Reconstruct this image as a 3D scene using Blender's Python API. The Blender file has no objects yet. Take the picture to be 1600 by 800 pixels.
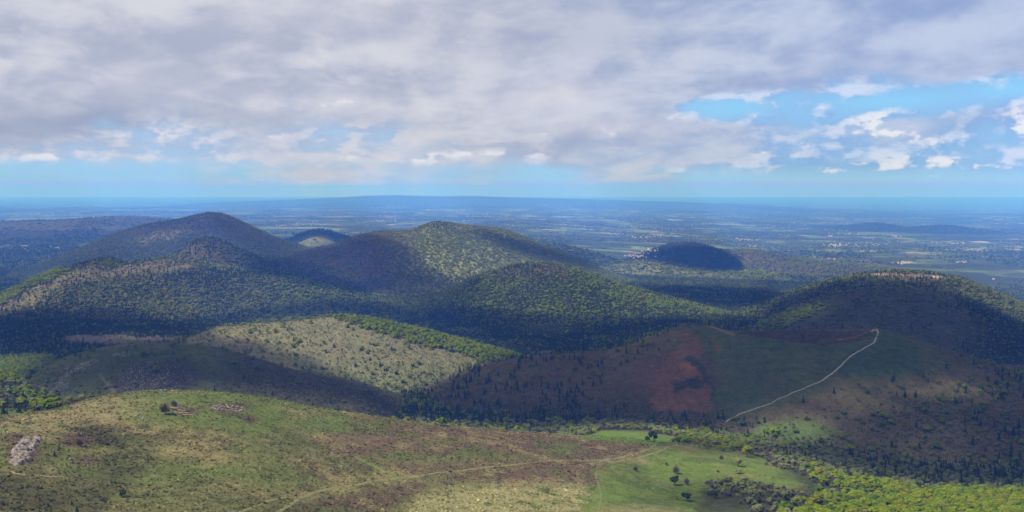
import bpy, math, random, time
import numpy as np
from mathutils import Vector
random.seed(7)
RNG = np.random.default_rng(11)
R = math.radians
S = bpy.context.scene
COL = S.collection
T0 = time.time()

# ------------------------------------------------------------------ camera
CAM_Z, FOC = 1460.0, 1540.0                 # eye height (m), focal length in 1600-wide pixels
PITCH = math.atan(108.0 / FOC)
cam_d = bpy.data.cameras.new('camera')
cam_d.sensor_width = 36.0
cam_d.lens = FOC / 1600.0 * 36.0
cam_d.clip_start, cam_d.clip_end = 1.0, 250000.0
cam = bpy.data.objects.new('camera', cam_d)
COL.objects.link(cam)
cam.location = (0, 0, CAM_Z)
cam.rotation_euler = (math.pi / 2 - PITCH, 0, 0)
S.camera = cam

# ------------------------------------------------------------------ light
SUN_AZ, SUN_EL = R(-117.0), R(53.0)          # azimuth from +Y (the view), clockwise; negative is left
SUN_DIR = Vector((math.sin(SUN_AZ) * math.cos(SUN_EL), math.cos(SUN_AZ) * math.cos(SUN_EL), math.sin(SUN_EL)))
sd = bpy.data.lights.new('sun', 'SUN')
sd.energy = 5.0
sd.angle = R(0.53)
sd.color = (1.0, 0.965, 0.93)
sun = bpy.data.objects.new('sun', sd)
COL.objects.link(sun)
sun.rotation_euler = SUN_DIR.to_track_quat('Z', 'Y').to_euler()

S.view_settings.view_transform = 'Standard'
S.view_settings.look = 'None'
EXPO = 0.6
S.view_settings.exposure = EXPO
S.view_settings.gamma = 1.0
S.render.engine = 'CYCLES'
S.cycles.max_bounces = 5
S.cycles.diffuse_bounces = 2
S.cycles.transparent_max_bounces = 16
S.cycles.volume_bounces = 1
S.cycles.use_denoising = True


# ------------------------------------------------------------------ node helpers
class N:
    """tiny expression builder on top of Math nodes"""
    def __init__(s, nt, sock): s.nt, s.s = nt, sock
    def _op(s, op, *o):
        n = s.nt.nodes.new('ShaderNodeMath'); n.operation = op
        for i, a in enumerate((s,) + o):
            if isinstance(a, N): s.nt.links.new(a.s, n.inputs[i])
            else: n.inputs[i].default_value = float(a)
        return N(s.nt, n.outputs[0])
    def __add__(s, o): return s._op('ADD', o)
    def __radd__(s, o): return s._op('ADD', o)
    def __sub__(s, o): return s._op('SUBTRACT', o)
    def __rsub__(s, o): return (s * -1.0) + o
    def __mul__(s, o): return s._op('MULTIPLY', o)
    def __rmul__(s, o): return s._op('MULTIPLY', o)
    def __truediv__(s, o): return s._op('DIVIDE', o)
    def mx(s, o): return s._op('MAXIMUM', o)
    def mn(s, o): return s._op('MINIMUM', o)
    def exp(s): return s._op('EXPONENT')
    def log(s): return s._op('LOGARITHM', math.e)
    def sq(s): return s * s
    def clamp(s): return s.mx(0.0).mn(1.0)
    def ss(s, a, b):
        n = s.nt.nodes.new('ShaderNodeMapRange'); n.interpolation_type = 'SMOOTHSTEP'
        s.nt.links.new(s.s, n.inputs['Value'])
        n.inputs['From Min'].default_value = a; n.inputs['From Max'].default_value = b
        return N(s.nt, n.outputs['Result'])


def node(nt, typ, **kw):
    n = nt.nodes.new(typ)
    for k, v in kw.items(): setattr(n, k, v)
    return n


def comb(nt, x, y, z):
    n = nt.nodes.new('ShaderNodeCombineXYZ')
    for i, a in enumerate((x, y, z)):
        if isinstance(a, N): nt.links.new(a.s, n.inputs[i])
        else: n.inputs[i].default_value = a
    return n.outputs[0]


def noise(nt, vec, scale, detail=5, rough=0.55, dist=0.0, dims='3D'):
    n = node(nt, 'ShaderNodeTexNoise', noise_dimensions=dims)
    n.inputs['Scale'].default_value = scale; n.inputs['Detail'].default_value = detail
    n.inputs['Roughness'].default_value = rough; n.inputs['Distortion'].default_value = dist
    if vec is not None: nt.links.new(vec, n.inputs['Vector'])
    return N(nt, n.outputs['Fac'])


def mixc(nt, f, a, b, mode='MIX'):
    n = node(nt, 'ShaderNodeMix', data_type='RGBA', blend_type=mode)
    if isinstance(f, N): nt.links.new(f.s, n.inputs[0])
    else: n.inputs[0].default_value = f
    for i, c in ((6, a), (7, b)):
        if isinstance(c, (tuple, list)): n.inputs[i].default_value = (*c[:3], 1)
        else: nt.links.new(c, n.inputs[i])
    return n.outputs[2]


def lin(r, g, b):
    f = lambda c: (c / 255 / 12.92) if c <= 10.3 else ((c / 255 + 0.055) / 1.055) ** 2.4
    return (f(r), f(g), f(b))


# ------------------------------------------------------------------ sky
W = bpy.data.worlds.new('World'); S.world = W; W.use_nodes = True
nt = W.node_tree; nt.nodes.clear()
BG = 0.11
bg = nt.nodes.new('ShaderNodeBackground'); bg.inputs['Strength'].default_value = BG
out = nt.nodes.new('ShaderNodeOutputWorld'); nt.links.new(bg.outputs[0], out.inputs[0])
sky = node(nt, 'ShaderNodeTexSky', sky_type='NISHITA', sun_disc=False)
sky.sun_elevation = SUN_EL; sky.sun_rotation = SUN_AZ; sky.altitude = 1400
sky.air_density = 1.0; sky.dust_density = 0.6; sky.ozone_density = 1.6
tc = nt.nodes.new('ShaderNodeTexCoord')
sep = nt.nodes.new('ShaderNodeSeparateXYZ'); nt.links.new(tc.outputs['Generated'], sep.inputs[0])
dx, dy, dz = (N(nt, sep.outputs[i]) for i in range(3))
az = dx._op('ARCTAN2', dy)                              # azimuth, radians, 0 along +Y
el = dz._op('ARCSINE').mx(0.0)                          # elevation, radians
def sc(c): return tuple(v / BG / 2 ** EXPO for v in c)
# clear air: the physical sky, pulled towards the blue of this day
clear_lo, clear_hi = sc(lin(146, 197, 238)), sc(lin(132, 204, 250))
grad = mixc(nt, el.ss(0.0, 0.10), clear_lo, clear_hi)
grad = mixc(nt, el.ss(0.0, 0.007), sc(lin(178, 150, 255)), grad)
grad = mixc(nt, el.ss(0.22, 1.1), grad, sc(lin(70, 130, 215)))
base_sky = mixc(nt, 0.10, grad, sky.outputs[0])
# cloud coordinates: an altitude layer seen in perspective, softened near the horizon
ky = el + 0.045
cx = az / ky._op('POWER', 0.62)
cy = ky.log()
v1 = comb(nt, cx * 1.25, cy * 1.35, 0.0)
warp = noise(nt, v1, 2.2, 3, 0.5)
v2 = comb(nt, cx * 1.25 + (warp - 0.5) * 0.3, cy * 1.35 + (warp - 0.5) * 0.2, 3.7)
n_big = noise(nt, v2, 0.9, 7, 0.52)
n_puf = noise(nt, v2, 2.6, 9, 0.56)
v2s = comb(nt, cx * 1.25 + (warp - 0.5) * 0.3 - 0.04, cy * 1.35 + (warp - 0.5) * 0.2 + 0.08, 3.7)
n_puf2 = noise(nt, v2s, 2.6, 9, 0.56)
n_big2 = noise(nt, comb(nt, cx * 1.25 - 0.09, cy * 1.35 + 0.14, 3.7), 0.9, 6, 0.52)
def blob(a, e, wa, we):                                  # a soft patch of sky at azimuth, elevation (radians)
    return (((az - a) / wa).sq() + ((el - e) / we).sq())._op('MULTIPLY', -1.0).exp()
def pxa(px): return math.atan((px - 800) / 1540.0)
def pye(py): return math.atan((292 - py) / 1540.0)
right = az.ss(0.02, 0.30)
deck_edge = 0.046 + right * 0.036                        # where the grey deck thins out
deck = ((el - deck_edge) * 11.5).mn(1.5).mx(-1.0)
gaps = blob(pxa(1140), pye(172), 0.048, 0.011) + blob(pxa(1390), pye(168), 0.060, 0.010) + blob(pxa(1580), pye(156), 0.045, 0.010)
n_md = noise(nt, comb(nt, az * 5.5 + (warp - 0.5) * 0.3, el * 12.0 + (warp - 0.5) * 0.3, 7.7), 1.0, 9, 0.56)
n_md2 = noise(nt, comb(nt, az * 5.5 + (warp - 0.5) * 0.3 - 0.12, el * 12.0 + (warp - 0.5) * 0.3 + 0.18, 7.7), 1.0, 9, 0.56)
c_deck = ((n_big - 0.47) * 1.6 + (n_md - 0.5) * 3.9 + deck + 0.30 - gaps * 2.9).ss(-0.35, 0.45)
# small heaps of cumulus low over the plain, seen side on
w2 = noise(nt, comb(nt, az * 14.0, el * 24.0, 9.0), 1.0, 2, 0.5)
cu_v = comb(nt, az * 21.0 + (w2 - 0.5) * 0.3, el * 42.0 + (w2 - 0.5) * 0.3, 1.3)
cu_u = comb(nt, az * 21.0 + (w2 - 0.5) * 0.3 - 0.16, el * 42.0 + (w2 - 0.5) * 0.3 + 0.26, 1.3)
n_cu = noise(nt, cu_v, 1.0, 9, 0.58); n_cu2 = noise(nt, cu_u, 1.0, 9, 0.58)
lo_edge = 0.023 - right * 0.009                          # clear air below this
band = (el - lo_edge).ss(-0.008, 0.008) * (1.0 - el.ss(0.10, 0.15))
c_cu = ((n_cu - 0.5) * 5.8 + 0.60 + (1.0 - right) * 0.30 - gaps * 1.7 + (band - 1.0) * 1.6).ss(-0.35, 0.95) * band
veil = ((n_big - 0.5) * 1.6 + (n_md - 0.5) * 2.0 + 0.88 + (1.0 - right) * 0.1).ss(0.0, 0.9) * band * (1.0 - gaps * 0.9).clamp()
lit_p = ((n_cu - n_cu2) * 4.5 + 0.40 + (n_cu - 0.5) * 2.4).ss(0.0, 1.0)
lit_d = ((n_big - n_big2) * 1.8 + (n_md - n_md2) * 3.4 * (1.0 - el.ss(0.10, 0.35) * 0.5) + 0.48 + (n_md - 0.5) * 1.0).ss(0.0, 1.0)
puf_dark = mixc(nt, right, sc(lin(174, 190, 218)), sc(lin(136, 178, 230)))
puf_lite = mixc(nt, right, sc(lin(224, 221, 228)), sc(lin(212, 223, 247)))
dk_dark = mixc(nt, az.ss(-0.15, 0.42), sc(lin(170, 178, 200)), sc(lin(148, 168, 210)))
dk_lite = mixc(nt, az.ss(-0.15, 0.42), sc(lin(213, 214, 223)), sc(lin(192, 204, 230)))
c = mixc(nt, veil * (0.45 + right * 0.45), base_sky, mixc(nt, right, sc(lin(178, 200, 232)), sc(lin(146, 187, 235))))
c = mixc(nt, c_cu * 0.85, c, mixc(nt, lit_p, puf_dark, puf_lite))
dcol = mixc(nt, lit_d, dk_dark, dk_lite)
dcol = mixc(nt, el.ss(0.20, 0.60), dcol, sc(lin(172, 172, 176)))
band_dark = blob(pxa(60), pye(204), 0.15, 0.010) + blob(pxa(250), pye(188), 0.09, 0.009) * 0.7 + blob(pxa(880), pye(60), 0.12, 0.03) * 0.4
dcol = mixc(nt, (band_dark * (0.5 + n_puf)).clamp() * 0.8, dcol, sc(lin(152, 162, 188)))
band_lite = (blob(pxa(550), pye(165), 0.075, 0.011) + blob(pxa(870), pye(150), 0.05, 0.012) + blob(pxa(950), pye(200), 0.06, 0.010)
             + blob(pxa(1480), pye(115), 0.13, 0.016) * 0.7 + blob(pxa(500), pye(20), 0.16, 0.03) * 0.5 + blob(pxa(240), pye(140), 0.08, 0.02) * 0.4)
dcol = mixc(nt, (band_lite * (n_cu * 2.6 - 0.5)).clamp() * 0.75, dcol, mixc(nt, right, sc(lin(222, 219, 227)), sc(lin(200, 209, 232))))
c = mixc(nt, c_deck, c, dcol)
white = (blob(pxa(1365), pye(200), 0.035, 0.016) + blob(pxa(1590), pye(205), 0.03, 0.020) + blob(pxa(1460), pye(258), 0.05, 0.010) + blob(pxa(1400), pye(218), 0.03, 0.008)
         + blob(pxa(900), pye(205), 0.05, 0.009) * 0.8 + blob(pxa(660), pye(248), 0.03, 0.007) * 0.9 + blob(pxa(225), pye(217), 0.045, 0.007) * 0.7 + blob(pxa(1320), pye(262), 0.05, 0.006) * 0.7 + blob(pxa(545), pye(165), 0.07, 0.008) * 0.6)
for bx, by, bw, bh, ba_ in ((90, 248, .045, .006, .8), (300, 243, .04, .006, .7), (430, 214, .03, .006, .7), (540, 246, .03, .005, .7), (730, 238, .03, .006, .7), (815, 243, .035, .005, .8), (1030, 182, .03, .006, .8),
                            (1110, 212, .025, .007, .8), (1190, 238, .04, .007, .8), (1262, 270, .035, .004, .7), (1500, 232, .035, .007, .9), (1560, 266, .035, .005, .8), (1240, 172, .03, .008, .7), (960, 232, .03, .005, .6), (1085, 268, .03, .004, .6)):
    white = white + blob(pxa(bx), pye(by), bw, bh) * ba_
wf = ((n_cu - 0.5) * 6.0 + white * 1.4 - 1.0 + (n_cu - n_cu2) * 2.5).ss(0.0, 0.7) * white.mn(1.0)
c = mixc(nt, wf * 0.9, c, sc(lin(238, 240, 248)))
nt.links.new(c, bg.inputs['Color'])


# ------------------------------------------------------------------ numpy noise
def _hash(ix, iy, seed):
    h = (ix.astype(np.int64) * 374761393 + iy.astype(np.int64) * 668265263 + seed * 1442695041) & 0xffffffff
    h = ((h ^ (h >> 13)) * 1274126177) & 0xffffffff
    h = h ^ (h >> 16)
    return (h & 0xffff) / 65535.0


def vnoise(x, y, seed=0):
    ix, iy = np.floor(x), np.floor(y)
    fx, fy = x - ix, y - iy
    fx, fy = fx * fx * fx * (fx * (fx * 6 - 15) + 10), fy * fy * fy * (fy * (fy * 6 - 15) + 10)
    a, b = _hash(ix, iy, seed), _hash(ix + 1, iy, seed)
    c_, d = _hash(ix, iy + 1, seed), _hash(ix + 1, iy + 1, seed)
    return (a * (1 - fx) + b * fx) * (1 - fy) + (c_ * (1 - fx) + d * fx) * fy


def fbm(x, y, scale, octv=4, seed=0, gain=0.5):
    """zero-mean noise of about +-1; scale is the size in metres of the largest lumps"""
    s = np.zeros(np.broadcast(x, y).shape); a, t = 1.0, 0.0
    f = 1.0 / scale
    ca, sa = math.cos(0.6), math.sin(0.6)
    X, Y = x * f, y * f
    for o in range(octv):
        s = s + a * (vnoise(X, Y, seed + o * 17) - 0.5); t += a
        X, Y = (X * ca - Y * sa) * 2.03 + 11.3, (X * sa + Y * ca) * 2.03 + 5.7
        a *= gain
    return s / t * 2.6


def sstep(a, b, v):
    t = np.clip((v - a) / (b - a), 0, 1)
    return t * t * (3 - 2 * t)


# ------------------------------------------------------------------ where a picture position lies in the place
cP, sP = math.cos(PITCH), math.sin(PITCH)
def at(px, py, Y):
    u, v = (px - 800) / FOC, (400 - py) / FOC
    t = Y / (cP + v * sP)
    return (u * t, Y, CAM_Z + (v * cP - sP) * t)


def project(x, y, z):
    zc = z - CAM_Z
    d = y * cP - zc * sP
    return 800 + FOC * x / d, 400 - FOC * (y * sP + zc * cP) / d


# ------------------------------------------------------------------ the lie of the land
GP = [  # (px, py, distance) points the ground passes through
 (-150, 800, 500), (0, 800, 520), (0, 730, 600), (0, 658, 720), (-150, 665, 700), (60, 645, 775), (200, 740, 640), (200, 680, 740), (140, 625, 860), (200, 615, 905),
 (290, 611, 950), (400, 800, 600), (400, 700, 760), (340, 612, 960), (400, 619, 970), (480, 633, 985), (550, 720, 820), (550, 800, 680), (600, 652, 1020), (690, 663, 1050),
 (760, 670, 1080), (850, 676, 1120), (940, 681, 1170), (800, 800, 760), (800, 740, 870), (950, 800, 800), (1000, 740, 1000), (1100, 800, 850), (1200, 800, 870), (1250, 748, 1040),
 (1170, 712, 1180), (1060, 692, 1240), (1400, 800, 950), (1600, 800, 1000), (1750, 800, 1050), (1500, 778, 1080), (1400, 766, 1100), (1600, 778, 1120),
 (-100, 655, 900), (30, 657, 880), (0, 630, 1100), (-100, 610, 1300), (60, 602, 1400), (0, 585, 1550), (30, 572, 2100), (-100, 570, 2100),
 (1000, 690, 1300), (1030, 677, 1400), (900, 680, 1330), (1100, 682, 1500), (1250, 695, 1480), (1400, 728, 1400), (1600, 735, 1420), (1750, 740, 1450),
 (620, 625, 1850), (200, 525, 2700), (60, 542, 2500), (-100, 540, 2600), (400, 518, 2900), (650, 520, 3100), (850, 545, 2800), (1000, 560, 2500), (1100, 502, 3500), (1180, 500, 3600), (1150, 520, 3000),
 (640, 466, 4600), (700, 452, 5000), (1000, 442, 5400), (1200, 470, 4800), (1200, 442, 6500), (1100, 441, 6200), (1300, 430, 8000), (1000, 425, 7500), (0, 445, 5300), (0, 420, 6800), (40, 383, 9500),
 (-120, 385, 9500), (100, 370, 10700), (230, 356, 14000), (430, 376, 10500), (430, 357, 14000), (430, 343, 20000), (1500, 442, 7500), (1500, 400, 11000), (1500, 360, 20000), (1500, 335, 35000), (1500, 320, 58000),
 (800, 390, 8600), (800, 365, 13500), (800, 346, 20000), (800, 330, 31000), (800, 318, 52000), (100, 345, 20000), (100, 326, 37000), (100, 315, 62000), (1750, 360, 20000), (1750, 420, 9000), (1200, 400, 11000),
 (1200, 360, 20000), (1750, 335, 35000), (-150, 345, 20000), (-150, 326, 37000), (1700, 500, 4500), (1700, 620, 2500)]
# ground hidden behind the near crest: x from the picture column, distance and height given
HP = [(-150, 900, 1235), (60, 1080, 1205), (200, 1180, 1130), (290, 1230, 1115), (400, 1250, 1105), (500, 1270, 1098), (600, 1290, 1094), (700, 1310, 1092), (800, 1330, 1092), (200, 1050, 1228), (300, 1090, 1210),
      (450, 1110, 1190), (600, 1140, 1165), (760, 1190, 1142), (300, 1500, 1080), (500, 1600, 1075), (100, 1500, 1115),
      (800, 98000, 430), (-150, 98000, 430), (1750, 98000, 430), (300, 98000, 430), (1300, 98000, 430), (800, 130, 1240), (-150, 330, 1290), (1750, 500, 1215), (400, 330, 1275), (1200, 400, 1240)]
_P = [at(*p) for p in GP] + [((px - 800) / FOC * Y, Y, z) for px, Y, z in HP]
_P = np.array(_P)
def _uv(x, y): return np.stack([x / y * 1.25, np.log(y / 1000.0)], -1)
def _tps(r2): return 0.5 * r2 * np.log(r2 + 1e-12)
_C = _uv(_P[:, 0], _P[:, 1]); _n = len(_C)
_K = _tps(((_C[:, None] - _C[None]) ** 2).sum(-1)) + np.eye(_n) * 2e-3
_Q = np.concatenate([np.ones((_n, 1)), _C], 1)
_A = np.block([[_K, _Q], [_Q.T, np.zeros((3, 3))]])
_w = np.linalg.solve(_A, np.concatenate([_P[:, 2], np.zeros(3)]))
def _tps_eval(C):
    o = np.empty(len(C))
    for i in range(0, len(C), 20000):
        c_ = C[i:i + 20000]
        r2 = ((c_[:, None] - _C[None]) ** 2).sum(-1)
        o[i:i + 20000] = _tps(r2) @ _w[:_n] + _w[_n] + c_ @ _w[_n + 1:]
    return o
# sampled once on a fine table, then read with bilinear interpolation
_TU = np.linspace(-1.0, 1.0, 301); _TV = np.linspace(math.log(0.12), math.log(130.0), 520)
_g = np.stack(np.meshgrid(_TU, _TV, indexing='ij'), -1).reshape(-1, 2)
_TAB = _tps_eval(_g).reshape(301, 520)
def base_raw(x, y):
    yy = np.maximum(y, 125.0)
    u = np.clip((x / yy * 1.25 + 1.0) / 2.0 * 300, 0, 299.999)
    v = np.clip((np.log(yy / 1000.0) - _TV[0]) / (_TV[-1] - _TV[0]) * 519, 0, 518.999)
    iu, iv = u.astype(int), v.astype(int); fu, fv = u - iu, v - iv
    return (_TAB[iu, iv] * (1 - fu) + _TAB[iu + 1, iv] * fu) * (1 - fv) + (_TAB[iu, iv + 1] * (1 - fu) + _TAB[iu + 1, iv + 1] * fu) * fv
def base_h(x, y):
    h = base_raw(x, y)
    h = h + fbm(x, y, 60, 4, 1) * 1.0 * sstep(3000, 1000, y) + fbm(x, y, 9, 2, 2) * 0.22 * sstep(1500, 700, y)
    far = sstep(5500, 14000, y)
    h = h + sstep(1800, 3000, y) * (1 - far) * fbm(x, y, 500, 4, 3) * 9
    h = h + far * (fbm(x, y, 2600, 4, 4) * 26 + fbm(x, y * 0.6, 9000, 3, 5) * 30) * (1 - sstep(60000, 95000, y) * 0.7)
    return np.maximum(h, 392.0)


class Hill:
    def __init__(s, name, label, Y, sil, wf, wb, lo, detail=1.0, power=1.7):
        s.name, s.label, s.Y, s.wf, s.wb, s.detail, s.power = name, label, Y, wf, wb, detail, power
        p = np.array([at(a, b, Y) for a, b in sil])
        s.xs, s.zs = p[:, 0], p[:, 2]
        s.lo = lo
    def raw(s, x, y):
        prof = np.interp(x, s.xs, s.zs)
        k = 0.02 * s.Y * 0.25
        prof = (prof * 2 + np.interp(x - k, s.xs, s.zs) + np.interp(x + k, s.xs, s.zs)) / 4
        out_ = np.maximum(s.xs[0] - x, x - s.xs[-1]).clip(0)
        prof = prof - out_ * 0.5
        w = np.where(y < s.Y, s.wf, s.wb)
        wob = 1 + 0.18 * fbm(x, y, s.wf * 0.8, 2, int(s.Y) % 97)
        t = np.abs(y - s.Y) / (w * wob)
        g = np.exp(-(t ** s.power))
        return s.lo + (prof - s.lo) * g - 0.0
    def h(s, x, y):
        r = s.raw(x, y)
        amp = s.detail * min(9.0, s.wf * 0.012)
        sc_ = s.wf * 0.35
        gul = np.abs(fbm(x, y * 0.45, sc_ * 0.5, 3, 31 + int(s.Y) % 53))
        return r + amp * (fbm(x, y, sc_, 4, int(s.Y) % 91) * 0.8 - gul * 0.6 + 0.2)


class Crater(Hill):
    """the near cinder cone: a long shoulder on each side and a bowl behind its front rim"""
    cx, cy, cr = (1240 - 800) / FOC * 2010, 2010.0, 172.0
    def rim(s, x, y):
        th = np.arctan2(y - s.cy, x - s.cx)                       # 0 right, pi/2 far, -pi/2 near
        pts = [(-math.pi, at(1105, 506, 2000)[2]), (-2.3, at(1160, 523, 1890)[2]), (-1.57, at(1240, 537, 1845)[2]), (-0.9, at(1312, 531, 1880)[2]), (-0.35, at(1352, 519, 1950)[2]),
               (0, at(1372, 514, 2010)[2]), (0.6, at(1340, 514.5, 2110)[2]), (1.57, at(1240, 517, 2180)[2]), (2.4, at(1160, 519.5, 2120)[2]), (math.pi, at(1105, 506, 2000)[2])]
        return np.interp(th, [p[0] for p in pts], [p[1] for p in pts])
    def h(s, x, y):
        ridge = super().h(x, y)
        r = np.hypot(x - s.cx, y - s.cy) * (1 + 0.03 * fbm(x, y, 120, 2, 8))
        rz = s.rim(x, y)
        o = r - s.cr
        slope = np.where(y < s.cy, 0.32, 0.5)
        outer = rz - (np.sqrt(o.clip(0) ** 2 + 18 ** 2) - 18) * slope + 1.2 * fbm(x, y, 90, 4, 9)
        inner = rz - 62 * (1 - (r / s.cr).clip(0, 1) ** 2.2) + 0.8 * fbm(x, y, 40, 3, 10)
        k = sstep(s.cr + 60, s.cr - 5, r)
        ridge = ridge * (1 - k) + (rz - 70) * k
        m = 12.0
        d = np.clip(0.5 + 0.5 * (outer - ridge) / m, 0, 1)
        oo = ridge + (outer - ridge) * d + m * d * (1 - d) * 0.5
        g = np.exp(-(((x - 305) / 105) ** 2 + ((y - 1750) / 190) ** 2))
        oo = oo - g * (np.abs(fbm(x + (y - 1750) * 0.12, y * 0.16, 20, 4, 88)) * 9.0 - 2.5)
        ang = np.arctan2(y - s.cy, x - s.cx)
        gl = np.abs(fbm(ang * 260, r * 0.25, 26, 3, 89)) * sstep(s.cr + 10, s.cr + 120, r) * sstep(s.cr + 520, s.cr + 260, r)
        oo = oo - gl * 3.2 - np.abs(fbm(x, y * 0.5, 130, 3, 90)) * 3.5 * sstep(s.cr + 60, s.cr + 200, r)
        return np.where(r < s.cr, np.minimum(inner, oo), oo)


HILLS = [
 Hill('hill', 'dark green rocky dome with grey scree behind the near grassy crest', 1700,
      [(-60, 660), (0, 632), (20, 610), (60, 574), (100, 556), (150, 544), (200, 537), (250, 535), (300, 538), (340, 547), (400, 565), (450, 579), (520, 596), (570, 611), (605, 634), (650, 670)], 330, 300, 1010),
 Hill('hill', 'sunlit olive brown rounded hill dotted with small dark conifers', 2250,
      [(200, 560), (240, 545), (290, 530), (340, 513), (400, 504), (450, 501), (500, 498), (550, 497), (600, 506), (660, 521), (720, 537), (790, 555), (870, 585)], 400, 330, 985),
 Crater('cinder_cone', 'dark cinder cone with a red scar, a crater and a pale path to its rim', 1990,
      [(560, 650), (620, 622), (680, 598), (740, 578), (800, 563), (860, 557), (900, 553), (950, 548), (990, 537), (1020, 524), (1050, 514), (1075, 506), (1090, 501), (1105, 506), (1130, 515), (1180, 535), (1300, 535), (1365, 516),
       (1400, 522), (1440, 535), (1480, 548), (1520, 560), (1560, 572), (1600, 584), (1700, 612), (1800, 640)], 380, 330, 1000, 0.7),
 Hill('hill', 'wide wooded hill with a brown heath crest at the left', 3700,
      [(-150, 490), (-60, 475), (0, 465), (30, 448), (60, 433), (100, 420), (140, 413), (155, 408), (165, 405), (178, 409), (190, 415), (230, 408), (260, 403), (300, 408), (340, 416), (400, 422), (440, 432), (500, 446), (560, 462), (620, 480), (720, 505)], 560, 600, 930),
 Hill('hill', 'forested hill at the centre with sunlit patches among dark conifers', 4000,
      [(520, 510), (600, 483), (640, 470), (700, 456), (730, 440), (755, 427), (780, 420), (810, 415), (840, 412), (870, 414), (900, 422), (950, 440), (1000, 452), (1080, 474), (1170, 497), (1280, 522)], 700, 500, 860),
 Hill('hill', 'dark slope with a faint old rim in front of the quarry dome', 3050,
      [(1130, 532), (1160, 522), (1180, 514), (1200, 502), (1240, 487), (1280, 471), (1310, 457), (1340, 452), (1400, 450), (1450, 452), (1490, 461), (1540, 482), (1600, 510), (1700, 560)], 620, 300, 900),
 Hill('hill', 'broad flat-topped wooded dome with pale quarry clearings on top', 3600,
      [(1120, 545), (1150, 524), (1180, 502), (1220, 474), (1260, 454), (1300, 441), (1340, 431), (1380, 426), (1420, 425), (1460, 427), (1490, 433), (1530, 446), (1570, 463), (1600, 479), (1660, 515), (1740, 560)], 420, 600, 880),
 Hill('hill', 'small steep wooded peak in front of the big left cone', 4300,
      [(235, 415), (265, 400), (285, 390), (298, 380), (310, 374), (325, 371), (343, 375), (365, 386), (385, 395), (410, 408), (440, 420)], 260, 300, 980, 1.6),
 Hill('hill', 'low dark wooded ridge running down to the right of the small peak', 4900,
      [(340, 402), (380, 399), (420, 401), (480, 410), (520, 421), (560, 436), (600, 449), (650, 462), (720, 478)], 420, 400, 880),
 Hill('hill', 'large broad wooded volcano with a small dark summit bump', 5600,
      [(340, 432), (400, 414), (430, 407), (470, 394), (520, 382), (560, 367), (585, 361), (620, 361), (650, 358), (665, 351), (680, 348.5), (700, 349), (715, 352), (750, 354), (785, 358), (810, 368), (850, 384), (900, 404), (940, 421), (1000, 441), (1080, 462)], 900, 900, 800),
 Hill('hill', 'tall wooded cone on the left under the horizon', 6500,
      [(-300, 480), (-150, 462), (-60, 450), (0, 437), (60, 416), (110, 396), (150, 378), (190, 361), (240, 347), (280, 341), (310, 334), (330, 332), (350, 337), (380, 352), (400, 361), (430, 374), (470, 386), (540, 400)], 1050, 1100, 760),
 Hill('hill', 'round wooded dome standing alone in cloud shadow', 8300,
      [(930, 418), (970, 409), (1000, 399), (1020, 390), (1040, 383), (1060, 379), (1085, 379), (1110, 385), (1130, 393), (1150, 404), (1168, 422)], 520, 600, 640, 0.6),
 Hill('hill', 'low olive ridge to the right of the round dark dome', 8900,
      [(1060, 405), (1100, 394), (1140, 389), (1180, 391), (1230, 400), (1280, 408), (1340, 415), (1420, 425)], 900, 700, 690),
 Hill('hill', 'low sunlit rise in front of the round dark dome', 7200,
      [(920, 424), (950, 415), (980, 410), (1015, 407), (1050, 412), (1100, 420), (1150, 427), (1230, 434)], 420, 400, 780),
 Hill('hill', 'small wooded spur beyond the right flank of the large volcano', 7700,
      [(800, 388), (840, 383), (870, 383), (900, 386), (930, 395), (975, 410)], 500, 400, 770),
 Hill('hill', 'dark distant dome between the two big volcanoes', 9700,
      [(420, 385), (445, 376), (470, 365), (490, 359), (510, 359), (530, 365), (560, 373), (620, 384)], 600, 600, 760),
 Hill('hill', 'small pale green grassy cone between the two big volcanoes', 9000,
      [(445, 388), (465, 380), (480, 373), (495, 369), (510, 372), (530, 382), (545, 390)], 260, 300, 800, 0.4),
 Hill('hill', 'long flat wooded plateau at the far left', 12500,
      [(-250, 352), (-100, 349), (0, 347), (40, 345), (60, 346), (120, 343), (160, 339), (190, 338), (212, 339), (235, 345), (270, 357), (320, 368)], 1300, 2500, 830, 1.5),
 Hill('hill', 'blue mountain ridge on the horizon left of the centre', 46000,
      [(300, 318), (420, 313), (500, 310), (540, 308), (570, 306), (620, 305), (660, 306.3), (700, 306.5), (740, 306), (790, 308), (900, 311), (1040, 315), (1200, 320)], 7000, 8000, 430),
 Hill('hill', 'low blue hills left of the centre in the plain', 27000,
      [(400, 343), (450, 333), (500, 330), (560, 331), (600, 336), (700, 343)], 2500, 3000, 640),
 Hill('hill', 'low dark blue wooded hill in the right of the plain, darkened for cloud shadow', 20500,
      [(1310, 360), (1340, 352), (1370, 347), (1395, 350), (1420, 358)], 900, 1500, 540),
 Hill('hill', 'long blue hill near the right edge of the plain, darkened for cloud shadow', 19000,
      [(1400, 366), (1440, 355), (1480, 351), (1510, 355), (1560, 361), (1620, 368)], 900, 1500, 540),
]


def smax(a, b, k):
    d = np.clip(0.5 + 0.5 * (a - b) / k, 0, 1)
    return b + (a - b) * d + k * d * (1 - d)


def hill_bounds(hl):
    return hl.xs[0] - 60, hl.xs[-1] + 60, max(hl.Y - 2.3 * hl.wf, 300), hl.Y + 2.3 * hl.wb


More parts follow.
